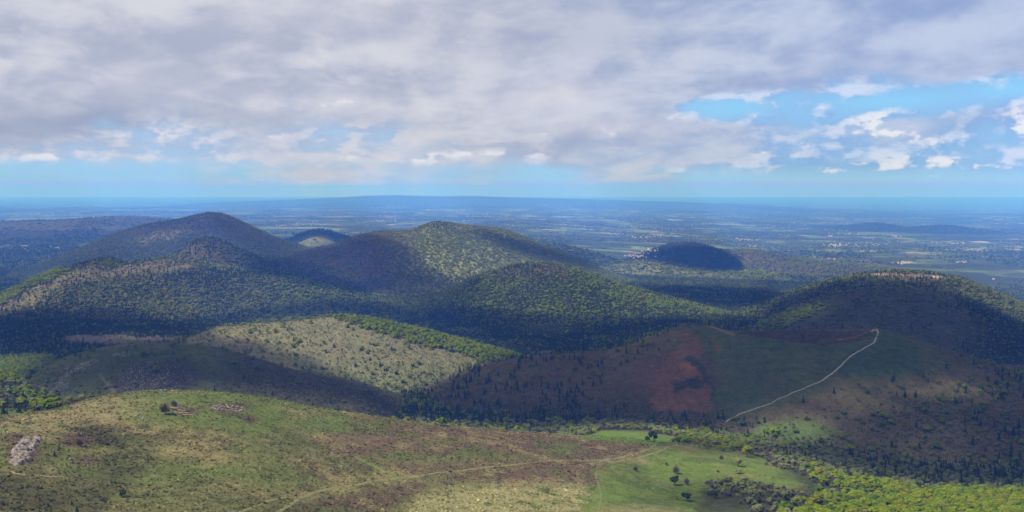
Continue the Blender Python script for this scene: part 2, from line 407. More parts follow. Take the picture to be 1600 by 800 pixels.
def H(x, y, want_id=False):
    """height of the land and which hill is on top (-1 = open ground)"""
    x = np.asarray(x, float); y = np.asarray(y, float)
    b = base_h(x, y); z = b.copy(); ids = np.full(x.shape, -1)
    for i, hl in enumerate(HILLS):
        x0, x1, y0, y1 = hill_bounds(hl)
        m = (x > x0) & (x < x1) & (y > y0) & (y < y1)
        if not m.any(): continue
        hh = hl.h(x[m], y[m])
        k = hl.wf * 0.02 + 2
        zz = smax(hh, b[m], k)
        up = zz > z[m] + 0.01
        zm = z[m]; zm[up] = zz[up]; z[m] = zm
        im = ids[m]; im[up & (hh > b[m] - k * 0.3)] = i; ids[m] = im
    return (z, ids) if want_id else z


_RY = np.exp(np.linspace(math.log(480), math.log(95000), 5200))
def hit(px, py):
    """point of the land that is seen at a picture position"""
    u, v = (px - 800) / FOC, (400 - py) / FOC
    t = _RY / (cP + v * sP)
    x, z = u * t, CAM_Z + (v * cP - sP) * t
    g = H(x, _RY) - z
    k = np.argmax(g > 0)
    if k == 0: k = 1 if g[0] > 0 else len(g) - 1
    f = g[k - 1] / (g[k - 1] - g[k]) if g[k] != g[k - 1] else 0
    y = _RY[k - 1] + (_RY[k] - _RY[k - 1]) * min(max(f, 0), 1)
    t = y / (cP + v * sP)
    return (u * t, y, float(H(np.array([u * t]), np.array([y]))[0]))


def inpoly(px, py, poly):
    r = np.zeros(np.shape(px), bool); n = len(poly); j = n - 1
    for i in range(n):
        xi, yi = poly[i]; xj, yj = poly[j]
        if yi != yj:
            r ^= ((yi > py) != (yj > py)) & (px < (xj - xi) * (py - yi) / (yj - yi) + xi)
        j = i
    return r


def sdpoly(px, py, poly):
    """signed distance, positive inside"""
    d = np.full(np.shape(px), 1e9); n = len(poly)
    for i in range(n):
        ax, ay = poly[i]; bx, by = poly[(i + 1) % n]
        ex, ey = bx - ax, by - ay
        t = np.clip(((px - ax) * ex + (py - ay) * ey) / (ex * ex + ey * ey + 1e-9), 0, 1)
        d = np.minimum(d, np.hypot(px - ax - t * ex, py - ay - t * ey))
    return np.where(inpoly(px, py, poly), d, -d)


# ------------------------------------------------------------------ colours of the ground (surface colours, with some sunlit and shadowed patches painted in)
def mixa(c0, c1, f):
    return c0 * (1 - f[:, None]) + np.array(c1)[None, :] * f[:, None]

C_STRAW, C_TAN, C_OLIVE = (0.36, 0.30, 0.15), (0.24, 0.20, 0.085), (0.125, 0.125, 0.045)
C_GREEN, C_MEADOW, C_HEATH = (0.105, 0.150, 0.035), (0.120, 0.190, 0.030), (0.115, 0.075, 0.048)
C_DARKG, C_FLOOR, C_SCAR, C_ROSE = (0.050, 0.070, 0.026), (0.028, 0.034, 0.018), (0.160, 0.080, 0.052), (0.19, 0.135, 0.095)


def blobm(px, py, cx, cy, rx, ry):
    return np.exp(-(((px - cx) / rx) ** 2 + ((py - cy) / ry) ** 2))


def albedo(x, y, z, ids):
    px, py = project(x, y, z)
    n1 = fbm(x, y, 120, 5, 41); n2 = fbm(x, y, 34, 5, 42); n3 = fbm(x, y, 400, 4, 43); n4 = fbm(x, y, 10, 3, 44)
    wx, wy = px + n1 * 16 + n2 * 10 + n4 * 4, py + n2 * 6 + n1 * 5 + n4 * 2
    n5 = n2 * 0.6 + n4 * 0.55
    col = np.tile(np.array(C_OLIVE), (len(x), 1))
    # --- near hill: heath, straw and grass in patches
    near = (ids < 0) & (y < 1650)
    if near.any():
        c_ = np.tile(np.array((0.150, 0.150, 0.058)), (len(x), 1))
        c_ = mixa(c_, C_HEATH, sstep(-0.10, 0.35, n5 + n1 * 0.35))
        c_ = mixa(c_, C_TAN, sstep(0.15, 0.5, n1 * 0.5 - n5 + 0.02) * 0.8)
        c_ = mixa(c_, (0.115, 0.148, 0.040), sstep(0.10, 0.5, fbm(x, y, 90, 5, 47)) * 0.75)
        # brown heather right of the crest
        heath = sdpoly(wx, wy, [(560, 652), (760, 670), (1000, 690), (1020, 700), (940, 716), (990, 722), (930, 760), (700, 750), (820, 730), (640, 740), (560, 720), (480, 690)])
        c_ = mixa(c_, (0.125, 0.082, 0.055), sstep(-14, 12, heath) * np.clip(0.88 + n5 * 0.9, 0, 1))
        heath2 = sdpoly(wx, wy, [(440, 800), (560, 765), (660, 750), (640, 780), (580, 800)])
        c_ = mixa(c_, (0.115, 0.075, 0.05), sstep(-8, 8, heath2) * np.clip(0.85 + n5 * 0.7, 0, 1))
        # straw top along the left crest, and the pale bottom meadow
        st = sdpoly(wx, wy, [(0, 665), (140, 628), (230, 616), (250, 640), (160, 668), (60, 690), (0, 700)])
        c_ = mixa(c_, C_STRAW, sstep(-10, 12, st) * np.clip(0.45 + n5 * 1.2, 0, 1))
        pale = sdpoly(wx, wy, [(600, 812), (650, 770), (740, 756), (900, 752), (935, 765), (1000, 800), (1150, 812)])
        c_ = mixa(c_, (0.30, 0.275, 0.115), sstep(-10, 14, pale) * np.clip(0.9 + n2 * 0.25, 0, 1))
        pale2 = sdpoly(wx, wy, [(300, 700), (420, 660), (540, 690), (480, 740), (340, 745), (270, 730)])
        c_ = mixa(c_, C_TAN, sstep(-30, 30, pale2) * np.clip(0.3 + n1 * 0.6, 0, 0.8))
        # green grass
        for (gx, gy, rx, ry, a) in ((330, 622, 110, 12, 1.0), (420, 650, 60, 24, .8), (290, 652, 90, 26, .55), (510, 662, 45, 12, .9), (560, 670, 60, 8, .6), (300, 735, 170, 18, .55), (430, 700, 60, 18, .3),
                                     (650, 715, 100, 12, .45), (780, 715, 70, 10, .4), (180, 700, 80, 20, .4), (880, 708, 30, 8, .5), (700, 690, 60, 8, .3)):
            c_ = mixa(c_, C_GREEN, np.clip(blobm(wx, wy, gx, gy, rx, ry) * 1.5 * a + n5 * 0.6 * a - 0.05, 0, 1) * 0.9)
        scrub = sdpoly(wx, wy, [(-60, 735), (40, 745), (150, 740), (160, 700), (90, 690), (150, 665), (230, 690), (240, 720), (170, 760), (160, 812), (-60, 812)])
        c_ = mixa(c_, (0.062, 0.068, 0.032), sstep(-15, 15, scrub) * np.clip(0.75 + n2 * 0.5, 0, 1))
        for (gx, gy, rx, ry) in ((40, 703, 34, 22), (355, 637, 34, 7), (288, 641, 22, 9), (136, 720, 20, 8), (125, 690, 30, 10), (20, 684, 26, 6), (388, 655, 12, 6)):
            c_ = mixa(c_, (0.095, 0.062, 0.045), np.clip(blobm(wx * 0.5 + px * 0.5, wy * 0.5 + py * 0.5, gx, gy, rx, ry) * 1.4 + n5 * 0.4 - 0.15, 0, 1) * 0.85)
        # right hand meadow, bright
        mead = sdpoly(wx, wy, [(925, 812), (935, 760), (945, 735), (990, 722), (1030, 700), (1090, 700), (1180, 712), (1270, 750), (1200, 770), (1180, 812)])
        c_ = mixa(c_, C_MEADOW, sstep(-16, 12, mead + n5 * 14 + n1 * 8) * np.clip(0.90 + n5 * 0.3, 0, 1))
        c_ = mixa(c_, (0.07, 0.115, 0.028), sstep(-5, 8, mead) * sstep(0.1, 0.5, fbm(x, y * 1.6, 60, 5, 63)) * 0.7)
        c_ = mixa(c_, (0.20, 0.165, 0.075), sstep(-5, 8, mead) * sstep(0.25, 0.9, fbm(x, y * 2.0, 50, 4, 61)) * 0.7)
        c_ = mixa(c_, (0.26, 0.22, 0.10), sstep(785, 800, wy) * sstep(920, 960, wx) * sstep(1090, 1040, wx) * 0.7)
        strip = sdpoly(wx * 0.3 + px * 0.7, py, [(905, 684), (940, 672), (1010, 674), (1060, 684), (1075, 692), (1010, 694)])
        c_ = mixa(c_, C_MEADOW, sstep(-3, 3, strip))
        wood = sdpoly(wx, wy, [(1180, 700), (1300, 740), (1700, 760), (1700, 830), (1080, 830), (1100, 760), (1270, 765)])
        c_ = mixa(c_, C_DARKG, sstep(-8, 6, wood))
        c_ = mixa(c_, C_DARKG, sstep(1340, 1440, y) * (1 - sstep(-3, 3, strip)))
        c_ = mixa(c_, (0.07, 0.12, 0.03), sstep(1500, 1250, y) * sstep(795, 825, y) * sstep(125, 95, px))
        c_ = mixa(c_, (0.13, 0.10, 0.065), sstep(0.0, 0.4, n5) * sstep(850, 880, y) * sstep(125, 95, px))
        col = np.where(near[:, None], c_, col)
    # --- valley and plateau
    v = (ids < 0) & (y >= 1650) & (y < 6500)
    cv = np.tile(np.array(C_FLOOR), (len(x), 1))
    cv = mixa(cv, (0.13, 0.115, 0.075), sstep(-4, 4, sdpoly(wx, wy, [(110, 520), (280, 522), (330, 530), (200, 545), (90, 540)])))
    cv = mixa(cv, C_OLIVE, sstep(4200, 5500, y) * np.clip(0.3 + n3, 0, 1))
    cv = mixa(cv, (0.16, 0.17, 0.06), sstep(0.25, 0.5, n3 * 0.6 + n1 * 0.4) * sstep(4200, 5200, y) * 0.6)
    col = np.where(v[:, None], cv, col)
    far = (ids < 0) & (y >= 6500)
    cf = np.tile(np.array((0.07, 0.085, 0.035)), (len(x), 1))
    cf = mixa(cf, (0.13, 0.16, 0.05), sstep(-0.2, 0.5, fbm(x, y * 0.5, 1500, 4, 71)))
    col = np.where(far[:, None], cf, col)
    # --- each hill
    def put(i, c_):
        nonlocal col
        col = np.where((ids == i)[:, None], c_, col)
    # 0 rocky dome
    c_ = np.tile(np.array((0.062, 0.072, 0.032)), (len(x), 1))
    c_ = mixa(c_, (0.09, 0.10, 0.045), sstep(0.0, 0.7, n1))
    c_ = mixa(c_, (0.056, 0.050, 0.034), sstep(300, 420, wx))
    c_ = mixa(c_, (0.050, 0.046, 0.044), sstep(-6, 8, sdpoly(wx, wy, [(172, 615), (175, 590), (210, 566), (290, 562), (330, 590), (300, 616)])))
    c_ = mixa(c_, (0.17, 0.155, 0.12), sstep(-2, 2, sdpoly(px, py, [(150, 583), (158, 583), (184, 612), (176, 614)])) * 0.7)
    c_ = mixa(c_, (0.15, 0.14, 0.09), sstep(552, 540, wy) * sstep(60, 120, wx) * sstep(330, 250, wx) * 0.35)
    c_ = c_ * np.array([1.15, 1.3, 0.95])
    put(0, c_)
    # 1 olive brown hill
    c_ = np.tile(np.array((0.158, 0.150, 0.068)), (len(x), 1))
    c_ = mixa(c_, (0.168, 0.130, 0.084), sstep(0.0, 0.6, n1 * 0.6 + n5 * 0.5))
    c_ = mixa(c_, (0.13, 0.15, 0.06), sstep(0.1, 0.5, n5) * 0.7)
    c_ = mixa(c_, (0.150, 0.165, 0.060), sstep(545, 600, wy + n1 * 10))
    c_ = mixa(c_, (0.11, 0.10, 0.06), sstep(0.2, 0.8, n3 + n2 * 0.4) * 0.6)
    put(1, c_)
    # 2 cinder cone
    c_ = np.tile(np.array((0.085, 0.066, 0.042)), (len(x), 1))
    c_ = mixa(c_, (0.105, 0.095, 0.050), sstep(-0.1, 0.8, n1))
    c_ = mixa(c_, (0.052, 0.050, 0.036), sstep(600, 650, wy + n2 * 8) * sstep(1160, 1100, wx))
    green = sdpoly(wx, wy, [(1060, 500), (1120, 510), (1240, 536), (1330, 528), (1372, 512), (1440, 535), (1490, 570), (1420, 590), (1310, 600), (1290, 610), (1130, 660), (1112, 640), (1120, 580), (1090, 535)])
    c_ = mixa(c_, (0.062, 0.085, 0.030), sstep(-14, 14, green) * np.clip(0.9 + n2 * 0.3, 0, 1))
    c_ = mixa(c_, (0.040, 0.072, 0.030), sstep(-8, 8, sdpoly(wx, wy, [(1180, 530), (1250, 538), (1330, 530), (1300, 548), (1180, 548)])) * 0.9)
    c_ = mixa(c_, (0.04, 0.075, 0.034), sstep(-10, 10, sdpoly(wx, wy, [(1375, 518), (1430, 540), (1430, 580), (1340, 592), (1320, 580), (1350, 548)])))
    c_ = mixa(c_, (0.17, 0.145, 0.085), np.clip(blobm(wx, wy, 1475, 612, 55, 16) + 0.7 * blobm(wx, wy, 1330, 615, 70, 16) + 0.7 * blobm(wx, wy, 1260, 660, 50, 14) + .5 * blobm(wx, wy, 1400, 640, 60, 10), 0, 1) * np.clip(0.8 + n2 * 0.6, 0, 1))  # sunlit patches on the shaded cone, painted as paler ground
    c_ = mixa(c_, (0.100, 0.150, 0.040), sstep(-5, 10, sdpoly(wx, wy, [(1120, 690), (1180, 655), (1260, 650), (1330, 680), (1240, 700)])) * 0.9)
    scar = sdpoly(px + n2 * 7 + n4 * 7, py + n2 * 5 + n4 * 4, [(1076, 517), (1090, 530), (1106, 556), (1092, 562), (1076, 562), (1100, 578), (1112, 600), (1116, 628), (1105, 646), (1060, 642), (1022, 636), (1030, 612), (1014, 598), (1036, 575), (1053, 548), (1065, 530)])
    c_ = mixa(c_, (0.115, 0.068, 0.052), sstep(-10, 10, sdpoly(wx, wy, [(965, 592), (1005, 568), (1050, 545), (1060, 600), (1030, 640), (1000, 610)])) * 0.65)
    c_ = mixa(c_, C_SCAR, sstep(-3, 2, scar) * np.clip(0.85 + n5 * 0.6, 0, 1))
    c_ = mixa(c_, (0.30, 0.12, 0.06), blobm(px, py, 1077, 575, 12, 8) * 0.8)
    c_ = mixa(c_, C_SCAR, sstep(-3, 3, sdpoly(wx * .4 + px * .6, wy, [(1112, 530), (1124, 530), (1128, 552), (1120, 556)])) * .7)
    c_ = mixa(c_, (0.034, 0.040, 0.022), sstep(-3, 2, sdpoly(px + n4 * 5 + n2 * 6, py + n4 * 3, [(1048, 598), (1075, 594), (1095, 590), (1104, 600), (1086, 606), (1054, 612)])))
    c_ = mixa(c_, (0.034, 0.045, 0.024), sstep(-3, 2, sdpoly(px + n4 * 5 + n2 * 6, py + n4 * 3, [(1068, 560), (1085, 556), (1100, 575), (1112, 600), (1118, 630), (1112, 630), (1106, 600), (1090, 576)])))
    rr = np.hypot(x - Crater.cx, y - Crater.cy)
    c_ = mixa(c_, (0.060, 0.048, 0.040), sstep(175, 165, rr) * sstep(-40, 20, y - Crater.cy))
    c_ = mixa(c_, (0.20, 0.10, 0.07), sstep(3.0, 0.8, np.abs(rr - 172)) * sstep(-20, 20, y - Crater.cy) * 0.35)
    c_ = mixa(c_, (0.20, 0.13, 0.08), sstep(4.0, 1.0, np.abs(rr - 173)) * sstep(1180, 1140, px) * sstep(1050, 1075, px) * 0.8)
    c_ = c_ * np.array([1.12, 1.18, 0.95])
    put(2, c_)
    # 3 wide wooded hill
    c_ = np.tile(np.array((0.065, 0.075, 0.036)), (len(x), 1))
    hb = sdpoly(wx, wy, [(-100, 470), (0, 475), (50, 445), (100, 422), (180, 415), (260, 404), (330, 415), (290, 425), (180, 432), (110, 445), (60, 480), (0, 500), (-100, 510)])
    c_ = mixa(c_, (0.105, 0.098, 0.050), sstep(-6, 6, hb))
    c_ = mixa(c_, (0.17, 0.17, 0.065), sstep(0.1, 0.6, n2) * sstep(-6, 6, hb) * 0.5)
    put(3, c_)
    c_ = np.tile(np.array((0.055, 0.065, 0.030)), (len(x), 1))
    c_ = mixa(c_, (0.12, 0.085, 0.06), sstep(440, 420, wy))
    put(4, c_)
    c_ = np.tile(np.array((0.048, 0.058, 0.034)), (len(x), 1))
    c_ = mixa(c_, (0.075, 0.085, 0.050), sstep(-0.1, 0.7, n1 + n3 * 0.5))
    c_ = mixa(c_, (0.075, 0.05, 0.045), sstep(468, 455, wy) * sstep(1370, 1330, wx))
    c_ = mixa(c_, (0.02, 0.028, 0.02), sstep(2.0, 0.8, np.abs(py - 471 + (px - 1400) ** 2 * 2e-4)) * sstep(1310, 1340, px) * sstep(1480, 1440, px) * 0.8)
    c_ = mixa(c_, C_FLOOR, sstep(1500, 1590, wx + n3 * 30))
    put(5, c_)
    c_ = np.tile(np.array((0.055, 0.058, 0.032)), (len(x), 1))
    q = sstep(2.6, 0.8, np.abs(py - 431.0 - (px - 1420) * 0.035)) * sstep(1350, 1362, px) * sstep(1490, 1470, px)
    c_ = mixa(c_, (0.20, 0.14, 0.10), sstep(442, 434, wy) * 0.7)
    c_ = mixa(c_, (0.42, 0.36, 0.27), q * sstep(-0.1, 0.35, fbm(x, y, 55, 2, 77)))
    c_ = mixa(c_, (0.40, 0.36, 0.30), sstep(-2, 2, sdpoly(px, py, [(1500, 452), (1512, 458), (1516, 468), (1506, 464)])) * .8)
    put(6, c_)
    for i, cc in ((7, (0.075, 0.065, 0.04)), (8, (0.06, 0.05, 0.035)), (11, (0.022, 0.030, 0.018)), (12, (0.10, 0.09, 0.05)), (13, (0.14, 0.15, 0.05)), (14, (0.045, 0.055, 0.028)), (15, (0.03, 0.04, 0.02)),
                  (16, (0.13, 0.145, 0.055)), (17, (0.06, 0.06, 0.035)), (18, (0.06, 0.07, 0.04)), (19, (0.07, 0.08, 0.04)), (20, (0.02, 0.03, 0.02)), (21, (0.02, 0.03, 0.02))):  # last two hills: cloud shadow painted in as very dark ground
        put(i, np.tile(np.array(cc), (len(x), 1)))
    c_ = np.tile(np.array((0.17, 0.185, 0.065)), (len(x), 1))
    c_ = mixa(c_, (0.07, 0.055, 0.04), sstep(690, 580, wx))
    put(9, c_)
    c_ = np.tile(np.array((0.065, 0.072, 0.034)), (len(x), 1))
    c_ = mixa(c_, (0.085, 0.074, 0.045), sstep(378, 355, wy + n1 * 6))
    c_ = mixa(c_, (0.17, 0.145, 0.06), sstep(-6, 6, sdpoly(wx, wy, [(205, 378), (230, 368), (280, 362), (275, 372), (235, 382)])))  # sun patch on the half-shaded flank, put into the ground colour
    put(10, c_)
    return np.clip(col * 0.73, 0, 1)


# ------------------------------------------------------------------ mesh building
def mesh_grid(name, X, Y, Z, keep=None, colors=None, smooth=True):
    nr, nc = X.shape
    co = np.stack([X, Y, Z], -1).reshape(-1, 3).astype(np.float32)
    idx = np.arange(nr * nc).reshape(nr, nc)
    q = np.stack([idx[:-1, :-1], idx[:-1, 1:], idx[1:, 1:], idx[1:, :-1]], -1).reshape(-1, 4)
    if keep is not None:
        kf = keep.reshape(-1)
        q = q[kf[q].any(1)]
        used = np.zeros(nr * nc, bool); used[q.reshape(-1)] = True
        remap = np.cumsum(used) - 1
        co = co[used]; q = remap[q]
        if colors is not None: colors = colors[used]
    me = bpy.data.meshes.new(name)
    me.vertices.add(len(co)); me.vertices.foreach_set('co', co.reshape(-1))
    me.loops.add(q.size); me.loops.foreach_set('vertex_index', q.reshape(-1).astype(np.int32))
    me.polygons.add(len(q)); me.polygons.foreach_set('loop_start', (np.arange(len(q)) * 4).astype(np.int32))
    me.update(calc_edges=True)
    if smooth: me.polygons.foreach_set('use_smooth', np.ones(len(q), bool))
    if colors is not None:
        a = me.color_attributes.new('col', 'FLOAT_COLOR', 'POINT')
        cc = np.concatenate([colors, np.ones((len(colors), 1))], 1).astype(np.float32)
        a.data.foreach_set('color', cc.reshape(-1))
    me.validate()
    return me


def mesh_tris(name, V, F, smooth=False):
    me = bpy.data.meshes.new(name)
    me.from_pydata([tuple(map(float, v)) for v in V], [], [tuple(map(int, f)) for f in F])
    if smooth: me.polygons.foreach_set('use_smooth', [True] * len(me.polygons))
    me.update()
    return me


def link(name, me, mat=None, parent=None, label=None, cat=None, group=None, kind=None):
    o = bpy.data.objects.new(name, me)
    COL.objects.link(o)
    if mat is not None and me is not None and len(me.materials) == 0: me.materials.append(mat)
    if parent is not None: o.parent = parent
    if label: o['label'] = label
    if cat: o['category'] = cat
    if group: o['group'] = group
    if kind: o['kind'] = kind
    return o


def new_mat(name):
    m = bpy.data.materials.new(name); m.use_nodes = True
    t = m.node_tree; t.nodes.clear()
    o = t.nodes.new('ShaderNodeOutputMaterial')
    return m, t, o


def terrain_mat(name, speck, size, bump, dist, fields=False):
    m, t, o = new_mat(name)
    b = t.nodes.new('ShaderNodeBsdfPrincipled'); t.links.new(b.outputs[0], o.inputs[0])
    b.inputs['Roughness'].default_value = 1.0; b.inputs['Specular IOR Level'].default_value = 0.0
    at_ = node(t, 'ShaderNodeAttribute', attribute_name='col')
    tcn = t.nodes.new('ShaderNodeTexCoord'); v = tcn.outputs['Object']
    n1 = noise(t, v, 1.0 / size, 4, 0.7); n2 = noise(t, v, 1.0 / (size * 5), 5, 0.62); n3 = noise(t, v, 1.0 / (size * 22), 4, 0.6)
    colr = at_.outputs['Color']
    if fields:
        sp = t.nodes.new('ShaderNodeSeparateXYZ'); t.links.new(v, sp.inputs[0])
        X, Y = N(t, sp.outputs[0]), N(t, sp.outputs[1])
        wv = comb(t, X * 0.0042 + n3 * 0.8, Y * 0.0030 + n3 * 0.8, 0.0)
        vo = node(t, 'ShaderNodeTexVoronoi', voronoi_dimensions='2D', feature='F1'); vo.inputs['Scale'].default_value = 1.0
        t.links.new(wv, vo.inputs['Vector'])
        sc3 = t.nodes.new('ShaderNodeSeparateColor'); t.links.new(vo.outputs['Color'], sc3.inputs[0])
        r1, r2 = N(t, sc3.outputs[0]), N(t, sc3.outputs[1])
        ramp = t.nodes.new('ShaderNodeValToRGB'); ramp.color_ramp.interpolation = 'CONSTANT'
        cr = ramp.color_ramp
        stops = [(0.0, (0.036, 0.050, 0.026)), (0.20, (0.068, 0.098, 0.036)), (0.38, (0.105, 0.155, 0.045)), (0.52, (0.085, 0.094, 0.048)), (0.64, (0.14, 0.18, 0.058)), (0.76, (0.042, 0.058, 0.028)),
                 (0.86, (0.20, 0.18, 0.11)), (0.94, (0.28, 0.25, 0.18))]
        cr.elements[0].position = 0; cr.elements[0].color = (*stops[0][1], 1)
        cr.elements[1].position = stops[1][0]; cr.elements[1].color = (*stops[1][1], 1)
        for p_, c_ in stops[2:]:
            e = cr.elements.new(p_); e.color = (*c_, 1)
        t.links.new(r1.s, ramp.inputs[0])
        wood = noise(t, comb(t, X * 0.0007, Y * 0.0011, 2.0), 1.0, 6, 0.6, 0.4)
        fcol = mixc(t, wood.ss(0.47, 0.52), ramp.outputs[0], (0.028, 0.040, 0.020))
        big = noise(t, comb(t, X * 0.00012, Y * 0.00035, 5.0), 1.0, 4, 0.55)
        fcol = mixc(t, big.ss(0.42, 0.62) * 0.6, fcol, (0.05, 0.065, 0.032))
        colr = mixc(t, Y.ss(6300.0, 8200.0) * 0.92, colr, fcol)
    f = ((n1 - 0.5) * 2.4 * speck + (n2 - 0.5) * 1.7 * speck + (n3 - 0.5) * 0.8 * speck + 1.0).mx(0.12)
    mul = t.nodes.new('ShaderNodeVectorMath'); mul.operation = 'SCALE'
    t.links.new(colr, mul.inputs[0]); t.links.new(f.s, mul.inputs['Scale'])
    # tufts differ in hue, not only in value
    hue = mixc(t, (n2 * 1.2 + n1 * 0.4 - 0.45).clamp() * 0.35 * min(1.0, speck), mul.outputs[0], (0.16, 0.10, 0.065), 'MIX')
    t.links.new(hue, b.inputs['Base Color'])
    bp = t.nodes.new('ShaderNodeBump'); bp.inputs['Strength'].default_value = bump; bp.inputs['Distance'].default_value = dist
    t.links.new((n1 + n2 * 2.0).s, bp.inputs['Height']); t.links.new(bp.outputs[0], b.inputs['Normal'])
    return m


M_NEAR = terrain_mat('heath_and_grass', 0.95, 1.3, 0.8, 1.2)
M_MID = terrain_mat('hill_ground', 0.8, 3.2, 0.8, 2.5)
M_FARH = terrain_mat('far_hill_ground', 0.7, 14.0, 0.8, 9.0)
M_PLAIN = terrain_mat('plain_fields', 0.45, 6.0, 0.5, 3.0, fields=True)


def polar(name, y0, y1, step, pxstep, mat, label, pad=160, zoff=0.0, cat=None):
    ys = np.exp(np.arange(math.log(y0), math.log(y1) + step * 0.999, step))
    us = (np.arange(-pad, 1600 + pad + 1, pxstep) - 800) / FOC
    U, Y = np.meshgrid(us, ys); X = U * Y
    Z = base_h(X.ravel(), Y.ravel())
    cl = albedo(X.ravel(), Y.ravel(), Z, np.full(X.size, -1))
    me = mesh_grid(name, X, Y, Z.reshape(X.shape) + zoff, None, cl)
    return link(name, me, mat, label=label, kind='structure')


polar('ground', 430, 1652, 0.0042, 2.6, M_NEAR, 'near grassy summit slope of heath, straw and green meadow', 190)
polar('plain', 1640, 99000, 0.0120, 4.0, M_PLAIN, 'wooded valley and wide plain of fields reaching the horizon', 190, -0.4)
# the land outside the picture, all round
me = mesh_tris('lowland', [(-130000, -60000, 380), (130000, -60000, 380), (130000, 99500, 380), (-130000, 99500, 380)], [(0, 1, 2, 3)])
M_LOW, t_, o_ = new_mat('lowland_green'); b_ = t_.nodes.new('ShaderNodeBsdfDiffuse'); b_.inputs[0].default_value = (0.08, 0.10, 0.05, 1); t_.links.new(b_.outputs[0], o_.inputs[0])
link('lowland', me, M_LOW, kind='structure', label='green lowland around the hills')

for i, hl in enumerate(HILLS):
    x0, x1, y0, y1 = hill_bounds(hl)
    x0, x1 = max(x0, -y1 * 0.66), min(x1, y1 * 0.66)
    nx, ny = (420, 300) if hl.Y < 2400 else ((330, 200) if hl.Y < 7000 else (160, 90))
    if i == 2: nx, ny = 560, 380
    X, Y = np.meshgrid(np.linspace(x0, x1, nx), np.linspace(y0, min(y1, hl.Y + 1.6 * hl.wb), ny))
    b = base_h(X.ravel(), Y.ravel()).reshape(X.shape)
    hh = hl.h(X.ravel(), Y.ravel()).reshape(X.shape)
    k = hl.wf * 0.02 + 2
    Z = smax(hh, b, k)
    keep = hh > b - k
    Z = np.where(keep, Z + 0.03, b - 1.0)
    cl = albedo(X.ravel(), Y.ravel(), Z.ravel(), np.full(X.size, i))
    me = mesh_grid(hl.name, X, Y, Z, keep, cl)
    link(hl.name, me, M_MID if hl.Y < 5000 else M_FARH, kind='structure', label=hl.label)
print('terrain', round(time.time() - T0, 1))
#@@PART2

